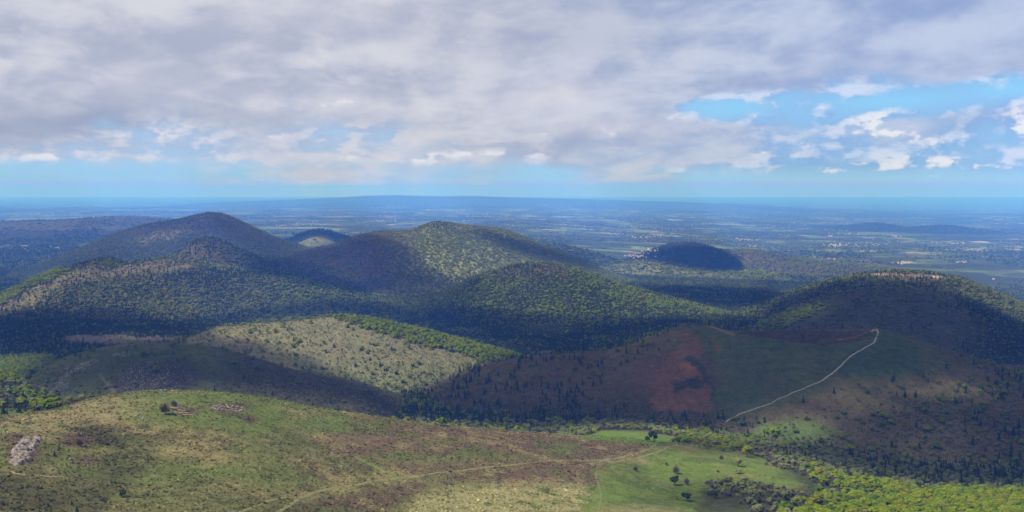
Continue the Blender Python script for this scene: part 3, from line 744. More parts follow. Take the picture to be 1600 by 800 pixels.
# ------------------------------------------------------------------ clouds over the land (they cast its shadows)
SHADE = [  # (strength, softness, outline in the picture) painted in this order, then carried up the sun's rays to the cloud layer
 (0.50, 10, [(-80, 350), (60, 344), (200, 338), (240, 352), (120, 395), (-80, 440)]),
 (0.62, 12, [(-80, 470), (-80, 430), (60, 414), (150, 378), (240, 346), (330, 330), (400, 360), (470, 385), (430, 400), (330, 368), (280, 395), (180, 412), (60, 430), (0, 462)]),
 (0.0, 9, [(205, 372), (270, 360), (300, 366), (250, 380), (190, 384)]),
 (0.2, 9, [(190, 392), (270, 385), (300, 392), (240, 402)]),
 (0.95, 5, [(385, 402), (470, 408), (540, 432), (600, 455), (560, 463), (470, 448), (395, 425)]),
 (0.15, 4, [(455, 409), (500, 414), (560, 436), (545, 441), (500, 430)]),
 (0.86, 7, [(425, 405), (480, 392), (560, 378), (592, 379), (645, 395), (656, 418), (690, 438), (715, 448), (650, 464), (590, 452), (520, 424)]),
 (0.92, 5, [(715, 362), (755, 364), (800, 374), (850, 388), (905, 403), (935, 418), (895, 417), (850, 409), (800, 394), (750, 376)]),
 (0.95, 5, [(425, 382), (470, 363), (500, 358), (560, 372), (600, 378), (560, 385), (515, 374), (495, 367), (460, 380)]),
 (1.0, 3, [(1002, 404), (1030, 391), (1055, 384), (1075, 384), (1100, 384), (1130, 393), (1154, 406), (1150, 424), (1120, 427), (1060, 419)]),
 (0.97, 4, [(985, 447), (1050, 449), (1110, 450), (1200, 455), (1230, 470), (1200, 484), (1120, 482), (1020, 462)]),
 (0.6, 6, [(1180, 440), (1260, 436), (1280, 446), (1200, 455)]),
 (1.0, 8, [(-80, 500), (0, 493), (90, 487), (170, 491), (240, 508), (300, 516), (340, 500), (400, 486), (500, 476), (560, 474), (640, 478), (700, 484), (760, 492), (830, 500), (900, 500), (1000, 503),
           (1100, 500), (1160, 504), (1200, 500), (1200, 550), (1000, 560), (800, 562), (600, 530), (300, 540), (150, 560), (-80, 562)]),
 (0.75, 10, [(600, 460), (690, 455), (740, 440), (760, 470), (720, 490), (620, 482)]),
 (0.3, 6, [(125, 522), (200, 523), (285, 526), (230, 536), (140, 534)]),
 (0.45, 10, [(880, 508), (900, 522), (820, 530), (800, 520)]),
 (1.0, 6, [(1140, 530), (1180, 500), (1220, 477), (1260, 458), (1310, 447), (1370, 446), (1430, 453), (1480, 463), (1520, 476), (1560, 492), (1620, 520), (1700, 560), (1700, 600), (1600, 583), (1480, 547), (1370, 513), (1180, 520)]),
 (0.45, 8, [(1180, 512), (1230, 492), (1290, 478), (1300, 490), (1230, 512)]),
 (0.8, 8, [(1300, 445), (1480, 446), (1470, 456), (1320, 458)]),
 (0.0, 5, [(275, 540), (340, 510), (400, 500), (545, 494), (660, 517), (790, 551), (840, 562), (780, 575), (700, 592), (650, 612), (616, 630), (570, 608), (450, 572), (400, 558), (340, 540)]),
 (1.0, 4, [(18, 614), (60, 574), (100, 556), (150, 544), (250, 535), (300, 538), (340, 546), (400, 563), (450, 578), (520, 595), (570, 612), (605, 632), (640, 656), (480, 632), (330, 609), (200, 615), (120, 635), (60, 610)]),
 (0.97, 5, [(612, 634), (700, 594), (800, 563), (900, 551), (1000, 533), (1060, 510), (1100, 505), (1240, 512), (1370, 511), (1480, 546), (1600, 582), (1720, 610), (1720, 780), (1600, 775), (1500, 771), (1400, 758),
            (1300, 739), (1235, 718), (1170, 698), (1130, 690), (1080, 674), (1000, 671), (850, 680), (760, 673), (640, 655)]),
 (0.15, 14, [(1430, 598), (1490, 594), (1550, 622), (1490, 634)]),
 (0.45, 14, [(1290, 595), (1340, 600), (1400, 640), (1320, 645)]),
 (0.20, 10, [(1120, 680), (1200, 650), (1290, 650), (1320, 690), (1250, 705), (1150, 695)]),
 (0.70, 10, [(960, 535), (1060, 514), (1040, 530), (960, 560)]),
 (0.70, 12, [(1320, 700), (1450, 690), (1560, 720), (1450, 740)]),
 (0.42, 16, [(120, 690), (180, 655), (250, 680), (240, 715), (150, 730)]),
 (0.55, 14, [(-80, 745), (100, 740), (160, 770), (140, 830), (-80, 830)]),
 (0.75, 4, [(1000, 697), (1090, 697), (1175, 706), (1180, 714), (1120, 716), (1060, 712), (1010, 708)]),
 (0.70, 6, [(1010, 765), (1080, 758), (1180, 785), (1230, 800), (1120, 812), (1060, 795), (1010, 782)]),
]
LX, LY, LZ = SUN_DIR
ZC = 3700.0
_gx = np.arange(-6600, 6601, 30.0); _gy = np.arange(450, 11500, 30.0)
_GX, _GY = np.meshgrid(_gx, _gy)
_HT = H(_GX.ravel(), _GY.ravel()).reshape(_GX.shape)
def h_table(x, y):
    u = np.clip((x - _gx[0]) / 30.0, 0, len(_gx) - 1.001); v = np.clip((y - _gy[0]) / 30.0, 0, len(_gy) - 1.001)
    i, j = u.astype(int), v.astype(int); fu, fv = u - i, v - j
    return (_HT[j, i] * (1 - fu) + _HT[j, i + 1] * fu) * (1 - fv) + (_HT[j + 1, i] * (1 - fu) + _HT[j + 1, i + 1] * fu) * fv
CS = 26.0
cxs = np.arange(-9800, 3200, CS); cys = np.arange(0, 10600, CS)
CX, CY = np.meshgrid(cxs, cys)
zt = np.full(CX.shape, 1320.0); fx = CX.copy(); fy = CY.copy(); zc_ = zt.copy(); done = np.zeros(CX.shape, bool)
gxp = CX - LX / LZ * (ZC - 1320.0); gyp = CY - LY / LZ * (ZC - 1320.0)
step = 12.0
for k in range(50):
    z = 1320.0 - k * step
    xk = CX - LX / LZ * (ZC - z); yk = CY - LY / LZ * (ZC - z)
    under = (h_table(xk, yk) >= z) & ~done
    gxp = np.where(under | ~done, xk, gxp); gyp = np.where(under | ~done, yk, gyp); zc_ = np.where(under | ~done, z, zc_)
    done |= under
ok = (gyp > 430) & (np.abs(gxp) < gyp * 0.62)
spx, spy = project(gxp, np.maximum(gyp, 300), zc_)
nz = fbm(CX, CY, 260, 4, 301); nz2 = fbm(CX, CY, 90, 3, 302)
far_k = 1.0
spx2 = spx + nz * 7 + nz2 * 3; spy2 = spy + nz * 1.6 + nz2 * 0.8
dens = np.zeros(CX.shape)
for v_, soft, poly in SHADE:
    xs_, ys_ = [p[0] for p in poly], [p[1] for p in poly]
    m = ok & (spx2 > min(xs_) - 30) & (spx2 < max(xs_) + 30) & (spy2 > min(ys_) - 30) & (spy2 < max(ys_) + 30)
    w_ = sstep(-soft, soft, sdpoly(spx2[m], spy2[m] , poly))
    dens[m] = dens[m] * (1 - w_) + v_ * w_
# broken light inside the half shades
dens = np.where(dens < 0.9, np.clip(dens + nz * 0.35 * (dens > 0.03) * (1 - dens), 0, 1), dens)
# smooth so that the cloud edges are soft
for _ in range(2):
    p = np.pad(dens, 1, mode='edge')
    dens = (p[:-2, 1:-1] + p[2:, 1:-1] + p[1:-1, :-2] + p[1:-1, 2:] + 2 * dens) / 6
lab = np.zeros(CX.shape, int)
solid = dens > 0.02
cur = 0
st_ = []
idxs = np.argwhere(solid)
solid_l = solid.tolist(); lab_l = lab.tolist(); ny_, nx_ = CX.shape
sizes = []
for (a, b) in idxs.tolist():
    if lab_l[a][b]: continue
    cur += 1; cnt = 0; st_ = [(a, b)]; lab_l[a][b] = cur
    while st_:
        i, j = st_.pop(); cnt += 1
        for ii, jj in ((i + 1, j), (i - 1, j), (i, j + 1), (i, j - 1)):
            if 0 <= ii < ny_ and 0 <= jj < nx_ and solid_l[ii][jj] and not lab_l[ii][jj]:
                lab_l[ii][jj] = cur; st_.append((ii, jj))
    sizes.append(cnt)
lab = np.array(lab_l)
M_CLOUD, t, o_ = new_mat('cloud_vapour')
tr = t.nodes.new('ShaderNodeBsdfTransparent'); df = t.nodes.new('ShaderNodeBsdfDiffuse'); tl = t.nodes.new('ShaderNodeBsdfTranslucent')
df.inputs[0].default_value = (0.95, 0.95, 0.96, 1); tl.inputs[0].default_value = (0.9, 0.91, 0.94, 1)
m1 = t.nodes.new('ShaderNodeMixShader'); m1.inputs[0].default_value = 0.35
t.links.new(df.outputs[0], m1.inputs[1]); t.links.new(tl.outputs[0], m1.inputs[2])
m2 = t.nodes.new('ShaderNodeMixShader'); ca = node(t, 'ShaderNodeAttribute', attribute_name='dens')
t.links.new(ca.outputs['Fac'], m2.inputs[0]); t.links.new(tr.outputs[0], m2.inputs[1]); t.links.new(m1.outputs[0], m2.inputs[2]); t.links.new(m2.outputs[0], o_.inputs[0])
for L_ in range(1, cur + 1):
    if sizes[L_ - 1] < 25: continue
    mm = lab == L_
    ii, jj = np.where(mm)
    a0, a1, b0, b1 = max(ii.min() - 1, 0), ii.max() + 2, max(jj.min() - 1, 0), jj.max() + 2
    D = np.where(mm[a0:a1, b0:b1], dens[a0:a1, b0:b1], 0.0)
    gx_, gy_ = CX[a0:a1, b0:b1], CY[a0:a1, b0:b1]
    keep = D > 0
    puff = np.abs(fbm(gx_, gy_, 420, 4, 311)) * 90 + np.abs(fbm(gx_, gy_, 120, 3, 312)) * 40
    top = ZC + (D ** 0.5) * (70 + puff)
    bot = ZC - (D ** 0.5) * (20 + puff * 0.12)
    # one closed skin: the two sheets share their rim heights where the cloud thins out to nothing
    me = mesh_grid('cloud', gx_, gy_, top, keep, None)
    a_ = me.attributes.new('dens', 'FLOAT', 'POINT')
    used = np.zeros(D.size, bool); nr, nc = D.shape
    idq = np.arange(nr * nc).reshape(nr, nc)
    q = np.stack([idq[:-1, :-1], idq[:-1, 1:], idq[1:, 1:], idq[1:, :-1]], -1).reshape(-1, 4)
    q = q[keep.reshape(-1)[q].any(1)]; used[q.reshape(-1)] = True
    dv = D.reshape(-1)[used]
    a_.data.foreach_set('value', dv.astype(np.float32))
    # underside, same grid, turned over and added
    nv = len(dv); remap = np.cumsum(used) - 1
    co = np.stack([gx_, gy_, bot], -1).reshape(-1, 3)[used]
    topco = np.stack([gx_, gy_, top], -1).reshape(-1, 3)[used]
    qq = remap[q]
    allco = np.concatenate([topco, co]).astype(np.float32)
    allq = np.concatenate([qq, qq[:, ::-1] + nv]).astype(np.int32)
    me2 = bpy.data.meshes.new('cloud')
    me2.vertices.add(len(allco)); me2.vertices.foreach_set('co', allco.reshape(-1))
    me2.loops.add(allq.size); me2.loops.foreach_set('vertex_index', allq.reshape(-1))
    me2.polygons.add(len(allq)); me2.polygons.foreach_set('loop_start', (np.arange(len(allq)) * 4).astype(np.int32))
    me2.update(calc_edges=True); me2.polygons.foreach_set('use_smooth', np.ones(len(allq), bool))
    a_ = me2.attributes.new('dens', 'FLOAT', 'POINT')
    two = 1 - np.sqrt(1 - np.clip(np.concatenate([dv, dv]), 0, 0.985) * 0.97)   # each of the two skins holds back half
    a_.data.foreach_set('value', two.astype(np.float32))
    bpy.data.meshes.remove(me)
    link('cloud', me2, M_CLOUD, kind='structure', label='white cloud drifting over the hills')
print('clouds', round(time.time() - T0, 1), cur)

# ------------------------------------------------------------------ the blue air
bm_v = [(-135000, -65000, 378.5), (135000, -65000, 378.5), (135000, 104000, 378.5), (-135000, 104000, 378.5)]
V_ = bm_v + [(a, b, 1600.0) for a, b, _ in bm_v]
F_ = [(3, 2, 1, 0), (4, 5, 6, 7), (0, 1, 5, 4), (1, 2, 6, 5), (2, 3, 7, 6), (3, 0, 4, 7)]
M_HAZE, t, o_ = new_mat('haze')
pv = t.nodes.new('ShaderNodeVolumePrincipled')
pv.inputs['Density'].default_value = 5.2e-5
pv.inputs['Color'].default_value = (0.075, 0.265, 1.0, 1)
pv.inputs['Absorption Color'].default_value = (0.62, 0.70, 1, 1)
t.links.new(pv.outputs[0], o_.inputs['Volume'])
link('haze', mesh_tris('haze', V_, F_), M_HAZE, kind='stuff', label='blue haze thickening towards the horizon')

# ------------------------------------------------------------------ plants: shapes
def ico(sub=1):
    p = (1 + 5 ** 0.5) / 2
    v = [(-1, p, 0), (1, p, 0), (-1, -p, 0), (1, -p, 0), (0, -1, p), (0, 1, p), (0, -1, -p), (0, 1, -p), (p, 0, -1), (p, 0, 1), (-p, 0, -1), (-p, 0, 1)]
    f = [(0, 11, 5), (0, 5, 1), (0, 1, 7), (0, 7, 10), (0, 10, 11), (1, 5, 9), (5, 11, 4), (11, 10, 2), (10, 7, 6), (7, 1, 8), (3, 9, 4), (3, 4, 2), (3, 2, 6), (3, 6, 8), (3, 8, 9), (4, 9, 5), (2, 4, 11), (6, 2, 10), (8, 6, 7), (9, 8, 1)]
    v = [np.array(a) / np.linalg.norm(a) for a in v]
    for _ in range(sub):
        cache, nf = {}, []
        def mid(a, b):
            k = (min(a, b), max(a, b))
            if k not in cache:
                m = v[a] + v[b]; v.append(m / np.linalg.norm(m)); cache[k] = len(v) - 1
            return cache[k]
        for a, b, c in f:
            ab, bc, ca_ = mid(a, b), mid(b, c), mid(c, a)
            nf += [(a, ab, ca_), (b, bc, ab), (c, ca_, bc), (ab, bc, ca_)]
        f = nf
    return np.array(v), f
ICO0, ICO1 = ico(0), ico(1)


def crown_broad(rng, w=1.0, h=0.9, clumps=22, leaves=420, loose=0.0):
    """unit crown: width about 1, bottom at z 0.15; clumps of foliage with leaf sprays standing off them"""
    V, F = [], []
    cen = []
    sx, sy = rng.uniform(0.8, 1.2), rng.uniform(0.8, 1.2); lean = rng.uniform(-0.12, 0.12, 2)
    for i in range(clumps):
        th = rng.uniform(0, 2 * math.pi); u = rng.uniform(-0.55, 1.0); r = math.sqrt(1 - u * u * 0.95) * rng.uniform(0.45, 1.0)
        c = np.array([(math.cos(th) * r * 0.36 * sx + lean[0] * u) * w, (math.sin(th) * r * 0.36 * sy + lean[1] * u) * w, 0.48 * h + 0.15 + u * 0.34 * h * rng.uniform(0.75, 1.15)])
        cen.append((c, rng.uniform(0.07, 0.20)))
        vv, ff = ICO1
        d = 1 + rng.uniform(-0.28, 0.28, len(vv))
        n0 = len(V)
        for q, s_ in zip(vv, d): V.append(c + q * s_ * cen[-1][1] * np.array([1, 1, 0.8]))
        F += [(a + n0, b + n0, c_ + n0) for a, b, c_ in ff]
    for i in range(leaves):
        c, rr = cen[rng.integers(len(cen))]
        d = rng.normal(size=3); d /= np.linalg.norm(d); d[2] = d[2] * 0.8 + 0.15
        p = c + d * rr * rng.uniform(0.95, 1.45 + loose)
        a = rng.normal(size=3); a /= np.linalg.norm(a); b = np.cross(a, d); b /= np.linalg.norm(b) + 1e-6
        s_ = rng.uniform(0.018, 0.045)
        n0 = len(V); V += [p + a * s_, p - a * s_ * 0.6 + b * s_, p - b * s_]
        F.append((n0, n0 + 1, n0 + 2))
    return V, F


def crown_conifer(rng, tiers=9, pts=11, w=0.42):
    V, F = [], []
    for k in range(tiers):
        f = k / (tiers - 1)
        z0 = 0.10 + 0.80 * f; r = w * 0.5 * (1 - f) ** 0.85 + 0.02
        n0 = len(V); V.append(np.array([0, 0, z0 + 0.16 * (1 - 0.4 * f)]))
        ph = rng.uniform(0, 6.28)
        for j in range(pts * 2):
            a = ph + j * math.pi / pts
            rr = r * (rng.uniform(0.85, 1.2) if j % 2 == 0 else rng.uniform(0.45, 0.7))
            V.append(np.array([math.cos(a) * rr, math.sin(a) * rr, z0 - (0.035 if j % 2 == 0 else -0.01) + rng.uniform(-.015, .015)]))
        for j in range(pts * 2):
            F.append((n0, n0 + 1 + j, n0 + 1 + (j + 1) % (pts * 2)))
    return V, F


def crown_bare(rng, blades=420):
    """a leafless crown: a haze of fine twigs spreading from a few boughs"""
    V, F = [], []
    for i in range(blades):
        th = rng.uniform(0, 6.28); ph = rng.uniform(0.0, 1.35)
        d = np.array([math.cos(th) * math.sin(ph), math.sin(th) * math.sin(ph), math.cos(ph)])
        L = rng.uniform(0.30, 0.52)
        base = d * L * rng.uniform(0.25, 0.7) * np.array([1, 1, 1.1]) + np.array([0, 0, 0.10])
        tip = d * L * np.array([1, 1, 1.35]) + rng.normal(size=3) * 0.045 + np.array([0, 0, 0.10])
        s = np.cross(d, rng.normal(size=3)); s /= np.linalg.norm(s) + 1e-6
        wd = rng.uniform(0.012, 0.030)
        n0 = len(V); V += [base - s * wd, base + s * wd, tip]
        F.append((n0, n0 + 1, n0 + 2))
    return V, F


def trunk_mesh(name, r0, r1, h, boughs, rng):
    V, F = [], []
    def seg(p, q, a, b):
        p, q = np.array(p, float), np.array(q, float); d = q - p; d /= np.linalg.norm(d)
        s = np.cross(d, [0.3, 0.9, 0.2]); s /= np.linalg.norm(s); u = np.cross(d, s); n0 = len(V)
        for c_, r_ in ((p, a), (q, b)):
            for j in range(6): V.append(c_ + (s * math.cos(j * 1.0472) + u * math.sin(j * 1.0472)) * r_)
        for j in range(6):
            k = (j + 1) % 6; F.append((n0 + j, n0 + k, n0 + 6 + k)); F.append((n0 + j, n0 + 6 + k, n0 + 6 + j))
    seg((0, 0, -0.06), (0.01, 0, h), r0, r1)
    for i in range(boughs):
        th = i * 2.4 + rng.uniform(0, .5); z0 = h * rng.uniform(0.5, 1.0)
        seg((0, 0, z0), (math.cos(th) * 0.24, math.sin(th) * 0.24, z0 + rng.uniform(0.14, 0.3)), r1 * 0.8, r1 * 0.3)
    return mesh_tris(name, V, F)


def leaf_mat(name, cols, transl=0.25, speck=0.5):
    m, t, o = new_mat(name)
    oi = t.nodes.new('ShaderNodeObjectInfo')
    ramp = t.nodes.new('ShaderNodeValToRGB'); cr = ramp.color_ramp
    cr.elements[0].color = (*cols[0], 1); cr.elements[1].color = (*cols[-1], 1)
    for i, c_ in enumerate(cols[1:-1]):
        e = cr.elements.new((i + 1) / (len(cols) - 1)); e.color = (*c_, 1)
    t.links.new(oi.outputs['Random'], ramp.inputs[0])
    ge = t.nodes.new('ShaderNodeNewGeometry')
    tcn = t.nodes.new('ShaderNodeTexCoord')
    n1 = noise(t, tcn.outputs['Object'], 9.0, 3, 0.7)
    f = (n1 - 0.5) * 1.6 * speck + 1.0
    mul = t.nodes.new('ShaderNodeVectorMath'); mul.operation = 'SCALE'
    t.links.new(ramp.outputs[0], mul.inputs[0]); t.links.new(f.s, mul.inputs['Scale'])
    d = t.nodes.new('ShaderNodeBsdfDiffuse'); tl_ = t.nodes.new('ShaderNodeBsdfTranslucent')
    t.links.new(mul.outputs[0], d.inputs[0]); t.links.new(mul.outputs[0], tl_.inputs[0])
    mx_ = t.nodes.new('ShaderNodeMixShader'); mx_.inputs[0].default_value = transl
    t.links.new(d.outputs[0], mx_.inputs[1]); t.links.new(tl_.outputs[0], mx_.inputs[2]); t.links.new(mx_.outputs[0], o.inputs[0])
    return m


MB = leaf_mat('spring_leaves', [(0.130, 0.172, 0.008), (0.160, 0.205, 0.008), (0.085, 0.130, 0.010), (0.18, 0.175, 0.010), (0.060, 0.095, 0.012), (0.145, 0.190, 0.008)])
MO = leaf_mat('budding_leaves', [(0.155, 0.165, 0.055), (0.135, 0.155, 0.048), (0.18, 0.18, 0.07), (0.125, 0.148, 0.048), (0.155, 0.175, 0.052)])
MG = leaf_mat('bare_twigs', [(0.165, 0.148, 0.100), (0.12, 0.108, 0.075), (0.195, 0.18, 0.135), (0.15, 0.12, 0.078), (0.105, 0.098, 0.065)], 0.1)
MC = leaf_mat('dark_needles', [(0.026, 0.038, 0.020), (0.034, 0.048, 0.024), (0.022, 0.032, 0.018), (0.045, 0.058, 0.028)], 0.05)
MT = leaf_mat('bark', [(0.10, 0.08, 0.06), (0.14, 0.12, 0.10)], 0.0)
MH = leaf_mat('heather_sprigs', [(0.105, 0.068, 0.042), (0.075, 0.052, 0.036), (0.14, 0.095, 0.055), (0.09, 0.075, 0.04)], 0.1)
MS = leaf_mat('dry_grass_blades', [(0.25, 0.21, 0.095), (0.16, 0.17, 0.06), (0.33, 0.28, 0.15), (0.12, 0.14, 0.045)], 0.25)

rg = np.random.default_rng(5)
def variants(fn, nm, mat, n=3, **k):
    r = []
    for i in range(n):
        me = mesh_tris(nm, *fn(rg, **k)); me.materials.append(mat); r.append(me)
    return r
KINDS = {
 'bright': dict(name='broadleaf_tree', mesh=variants(crown_broad, 'leafy_crown', MB), trunk=trunk_mesh('trunk', 0.035, 0.02, 0.4, 4, rg)),
 'olive': dict(name='budding_tree', mesh=variants(crown_broad, 'budding_crown', MO, w=0.9, h=0.85, loose=0.2), trunk=trunk_mesh('trunk', 0.035, 0.02, 0.4, 4, rg)),
 'bare': dict(name='bare_shrub', mesh=variants(crown_bare, 'twig_crown', MG), trunk=trunk_mesh('trunk', 0.03, 0.015, 0.25, 5, rg)),
 'pine': dict(name='low_pine', mesh=variants(crown_broad, 'pine_crown', MC, clumps=16, leaves=500, loose=0.3), trunk=trunk_mesh('trunk', 0.035, 0.02, 0.4, 4, rg)),
 'conifer': dict(name='conifer_tree', mesh=variants(crown_conifer, 'needle_crown', MC), trunk=trunk_mesh('trunk', 0.03, 0.008, 0.8, 0, rg)),
}
for k_ in KINDS.values(): k_['trunk'].materials.append(MT)
PROTO = {}


def plant(kind, x, y, w, h, label, group=None, cat=None, var=None, rz=None, name=None):
    K = KINDS[kind]; vi = random.randrange(3) if var is None else var
    z = float(H(np.array([x]), np.array([y]))[0])
    e = bpy.data.objects.new(name or K['name'], None); COL.objects.link(e)
    e.empty_display_size = 1.0
    e.location = (x, y, z - 0.1); e.rotation_euler = (0, 0, random.uniform(0, 6.28) if rz is None else rz); e.scale = (w, w, h)
    e['label'] = label; e['category'] = cat or ('conifer' if kind in ('conifer', 'pine') else 'shrub' if kind == 'bare' else 'tree')
    if group: e['group'] = group
    c_ = link('crown', K['mesh'][vi], None, e)
    link('trunk', K['trunk'], None, e)
    PROTO.setdefault((kind, vi), c_)
    return e


# ------------------------------------------------------------------ plants: single ones the picture shows apart
LONE = [ # kind, px, py of the foot, width px, height/width, label
 ('bare', 993, 736, 12, .8, 'small grey leafless bush, leftmost on the bright meadow'),
 ('bare', 1056, 740, 18, .75, 'wide grey leafless bush in the middle of the bright meadow'),
 ('bare', 1073, 758, 14, .9, 'round mauve leafless bush beside a dark pine scrub on the meadow'),
 ('pine', 1054, 758, 15, 1.0, 'dark low pine left of the round mauve bush'),
 ('pine', 1072, 783, 17, .8, 'dark low pine in the shade at the bottom of the meadow'),
 ('pine', 1117, 778, 12, .9, 'small dark pine at the tip of the meadow shrubbery'),
 ('pine', 1107, 774, 9, .7, 'tiny dark pine just left of a larger dark pine by the shrubbery'),
 ('pine', 1183, 792, 18, .8, 'dark spreading pine under the meadow shrubbery at the bottom'),
 ('olive', 1153, 729, 16, .9, 'rounded dull green tree alone at the right side of the meadow'),
 ('olive', 1153, 740, 14, .55, 'low grey green bush just below the rounded dull green tree'),
 ('bare', 1041, 726, 7, .6, 'tiny brown bush above the wide grey bush on the meadow'),
 ('bare', 1122, 738, 7, .6, 'tiny brown bush near the pale streak of the meadow'),
 ('bare', 1127, 718, 10, .8, 'pale twiggy bush at the upper edge of the meadow'),
 ('pine', 1021, 691, 17, 1.1, 'tall dark pine standing where the grassy tracks meet'),
 ('pine', 1011, 690, 9, .9, 'smaller dark pine leaning on the left of the tall pine by the tracks'),
 ('pine', 1060, 693, 9, 1.1, 'small dark pine beside the reddish bare patch'),
 ('bare', 1052, 692, 9, .9, 'grey bush left of the small pine by the reddish patch'),
 ('bright', 1167, 714, 19, 1.0, 'golden yellow green tree between brown bushes right of the meadow'),
 ('bright', 1210, 684, 21, .85, 'bright green round tree alone at the foot of the cinder cone'),
 ('bright', 1223, 703, 13, 1.0, 'fresh green tree below the bright round tree'),
 ('bright', 1263, 708, 14, 1.1, 'fresh green tree beside a whitish bush under the cone'),
 ('bare', 1272, 704, 9, 1.0, 'whitish bush right of a fresh green tree under the cone'),
 ('conifer', 1240, 698, 7, 1.8, 'dark spire conifer between two fresh green trees'),
 ('conifer', 1243, 714, 7, 1.6, 'dark conifer, left one of a pair under the cone'),
 ('conifer', 1251, 716, 6, 1.6, 'dark conifer, right one of a pair under the cone'),
 ('conifer', 1274, 722, 7, 1.6, 'dark lone conifer above the yellow green wood'),
 ('bright', 1435, 642, 13, .9, 'single bright green tree in the dark slope right of the cone'),
 ('bare', 258, 647, 24, .75, 'wide wine brown bush on the crest meadow by the scree steps'),
 ('bare', 272, 634, 16, .6, 'dark brown bush behind the wide wine brown bush'),
 ('pine', 191, 776, 12, .95, 'dark low conifer alone at the bottom of the near slope'),
 ('conifer', 112, 789, 6, 1.6, 'small dark conifer, upper one at the bottom left'),
 ('conifer', 120, 802, 11, 1.3, 'dark conifer at the bottom edge of the picture'),
 ('conifer', 75, 791, 7, 1.2, 'small dark conifer in reddish scrub at the bottom left'),
 ('conifer', 85, 713, 7, 1.3, 'dark conifer right of the big pale rock outcrop'),
 ('bare', 125, 697, 18, .7, 'grey brown bush under the small pale rocks on the near slope'),
 ('bright', 689, 665, 17, .8, 'round green tree alone on the crest line'),
 ('bright', 785, 674, 11, .6, 'low green bush on the crest line right of the round green tree'),
 ('conifer', 19, 676, 15, 1.6, 'big dark conifer at the left behind the crest, beside green grass'),
 ('conifer', 0, 675, 9, 2.0, 'dark conifer cut by the left edge of the picture'),
 ('conifer', 31, 657, 8, 1.5, 'dark conifer in front of the yellow wood at the left'),
 ('conifer', 43, 660, 7, 1.6, 'dark conifer, left one of two at the foot of the yellow wood'),
 ('conifer', 51, 658, 8, 1.7, 'dark conifer, right one of two at the foot of the yellow wood'),
 ('conifer', 67, 662, 11, 1.3, 'broad dark conifer at the right end of the left group'),
 ('conifer', 80, 662, 8, 1.5, 'dark conifer just above the straw crest at the left'),
 ('conifer', 234, 536, 3.5, 1.6, 'tiny conifer on top of the dark rocky dome, left one'),
 ('conifer', 248, 535, 3.5, 1.6, 'tiny conifer on top of the dark rocky dome, second from left'),
 ('conifer', 263, 535, 3.5, 1.4, 'tiny conifer on top of the dark rocky dome, third from left'),
 ('conifer', 279, 536, 4, 1.5, 'tiny conifer on top of the dark rocky dome, right one'),
 ('conifer', 269, 543, 4, 1.6, 'small conifer just under the top of the dark rocky dome'),
 ('conifer', 459, 533, 5, 1.7, 'dark small conifer at the left of the sunlit brown hill'),
 ('conifer', 449, 517, 5, 1.4, 'dark small conifer high on the left of the sunlit brown hill'),
 ('conifer', 492, 520, 4, 1.4, 'dark small conifer near the middle top of the brown hill'),
 ('conifer', 544, 512, 5, 1.6, 'dark conifer at the top of the brown hill beside the green belt'),
 ('conifer', 621, 529, 6, 1.7, 'dark conifer standing in the bright green belt of the brown hill'),
 ('conifer', 555, 573, 6, 1.8, 'dark conifer low in the middle of the sunlit brown hill'),
 ('conifer', 594, 572, 6, 1.5, 'dark conifer right of another in the lower sunlit brown hill'),
 ('conifer', 578, 563, 5, 1.4, 'dark conifer above two others low on the sunlit brown hill'),
 ('conifer', 612, 547, 6, 1.3, 'dark conifer in the right middle of the sunlit brown hill'),
 ('conifer', 522, 543, 6, 1.4, 'dark conifer beside a bare patch in the middle of the brown hill'),
 ('conifer', 571, 602, 6, 1.2, 'dark conifer at the foot of the sunlit brown hill'),
]
for kd, px_, py_, w_, hw, lb in LONE:
    x_, y_, z_ = hit(px_, py_)
    if px_ < 90 and 640 < py_ < 680:                        # these stand behind the crest
        y_ = 890.0 + (px_ * 7 % 40); x_ = (px_ - 800) / FOC * y_
    wm = w_ * y_ / FOC
    wf_ = {'pine': 1.1, 'conifer': 1 / 0.50, 'bare': 1.0, 'bright': 1.05, 'olive': 1.1}[kd]
    hf_ = {'pine': 1.05, 'conifer': 1.0, 'bare': 1 / 0.72, 'bright': 1.05, 'olive': 1.05}[kd]
    sx = wm * wf_; 
    hh_ = wm * hw * hf_
    plant(kd, x_, y_, sx, hh_, lb)
print('lone', round(time.time() - T0, 1))

# ------------------------------------------------------------------ plants: where the woods grow
def scatter(y0, y1, area, seed):
    r = np.random.default_rng(seed)
    n = int(0.56 * (y1 * y1 - y0 * y0) * 2 / 2 / area)
    y = np.sqrt(r.uniform(y0 * y0, y1 * y1, n)); x = r.uniform(-0.56, 0.56, n) * y
    z, ids = H(x, y, True)
    return x, y, z, ids, r


# what can be seen from the viewpoint's side of each crest
_vr = np.exp(np.linspace(math.log(430), math.log(60000), 900)); _va = np.linspace(-0.58, 0.58, 420)
_VA, _VR = np.meshgrid(_va, _vr)
_vh = H((_VA * _VR).ravel(), _VR.ravel()).reshape(_VA.shape)
_el = np.maximum.accumulate((_vh - CAM_Z) / _VR, axis=0)
def seen(x, y, z, top):
    a = np.clip((x / y - _va[0]) / (_va[1] - _va[0]), 0, 418.9).astype(int)
    r = np.clip((np.log(y) - math.log(430)) / (math.log(60000) - math.log(430)) * 899 - 1.5, 0, 899).astype(int)
    return (z + top - CAM_Z) / y > _el[r, a] - 0.0004


def P(px, py, pts, soft=6):
    return sstep(-soft, soft, sdpoly(px, py, pts))


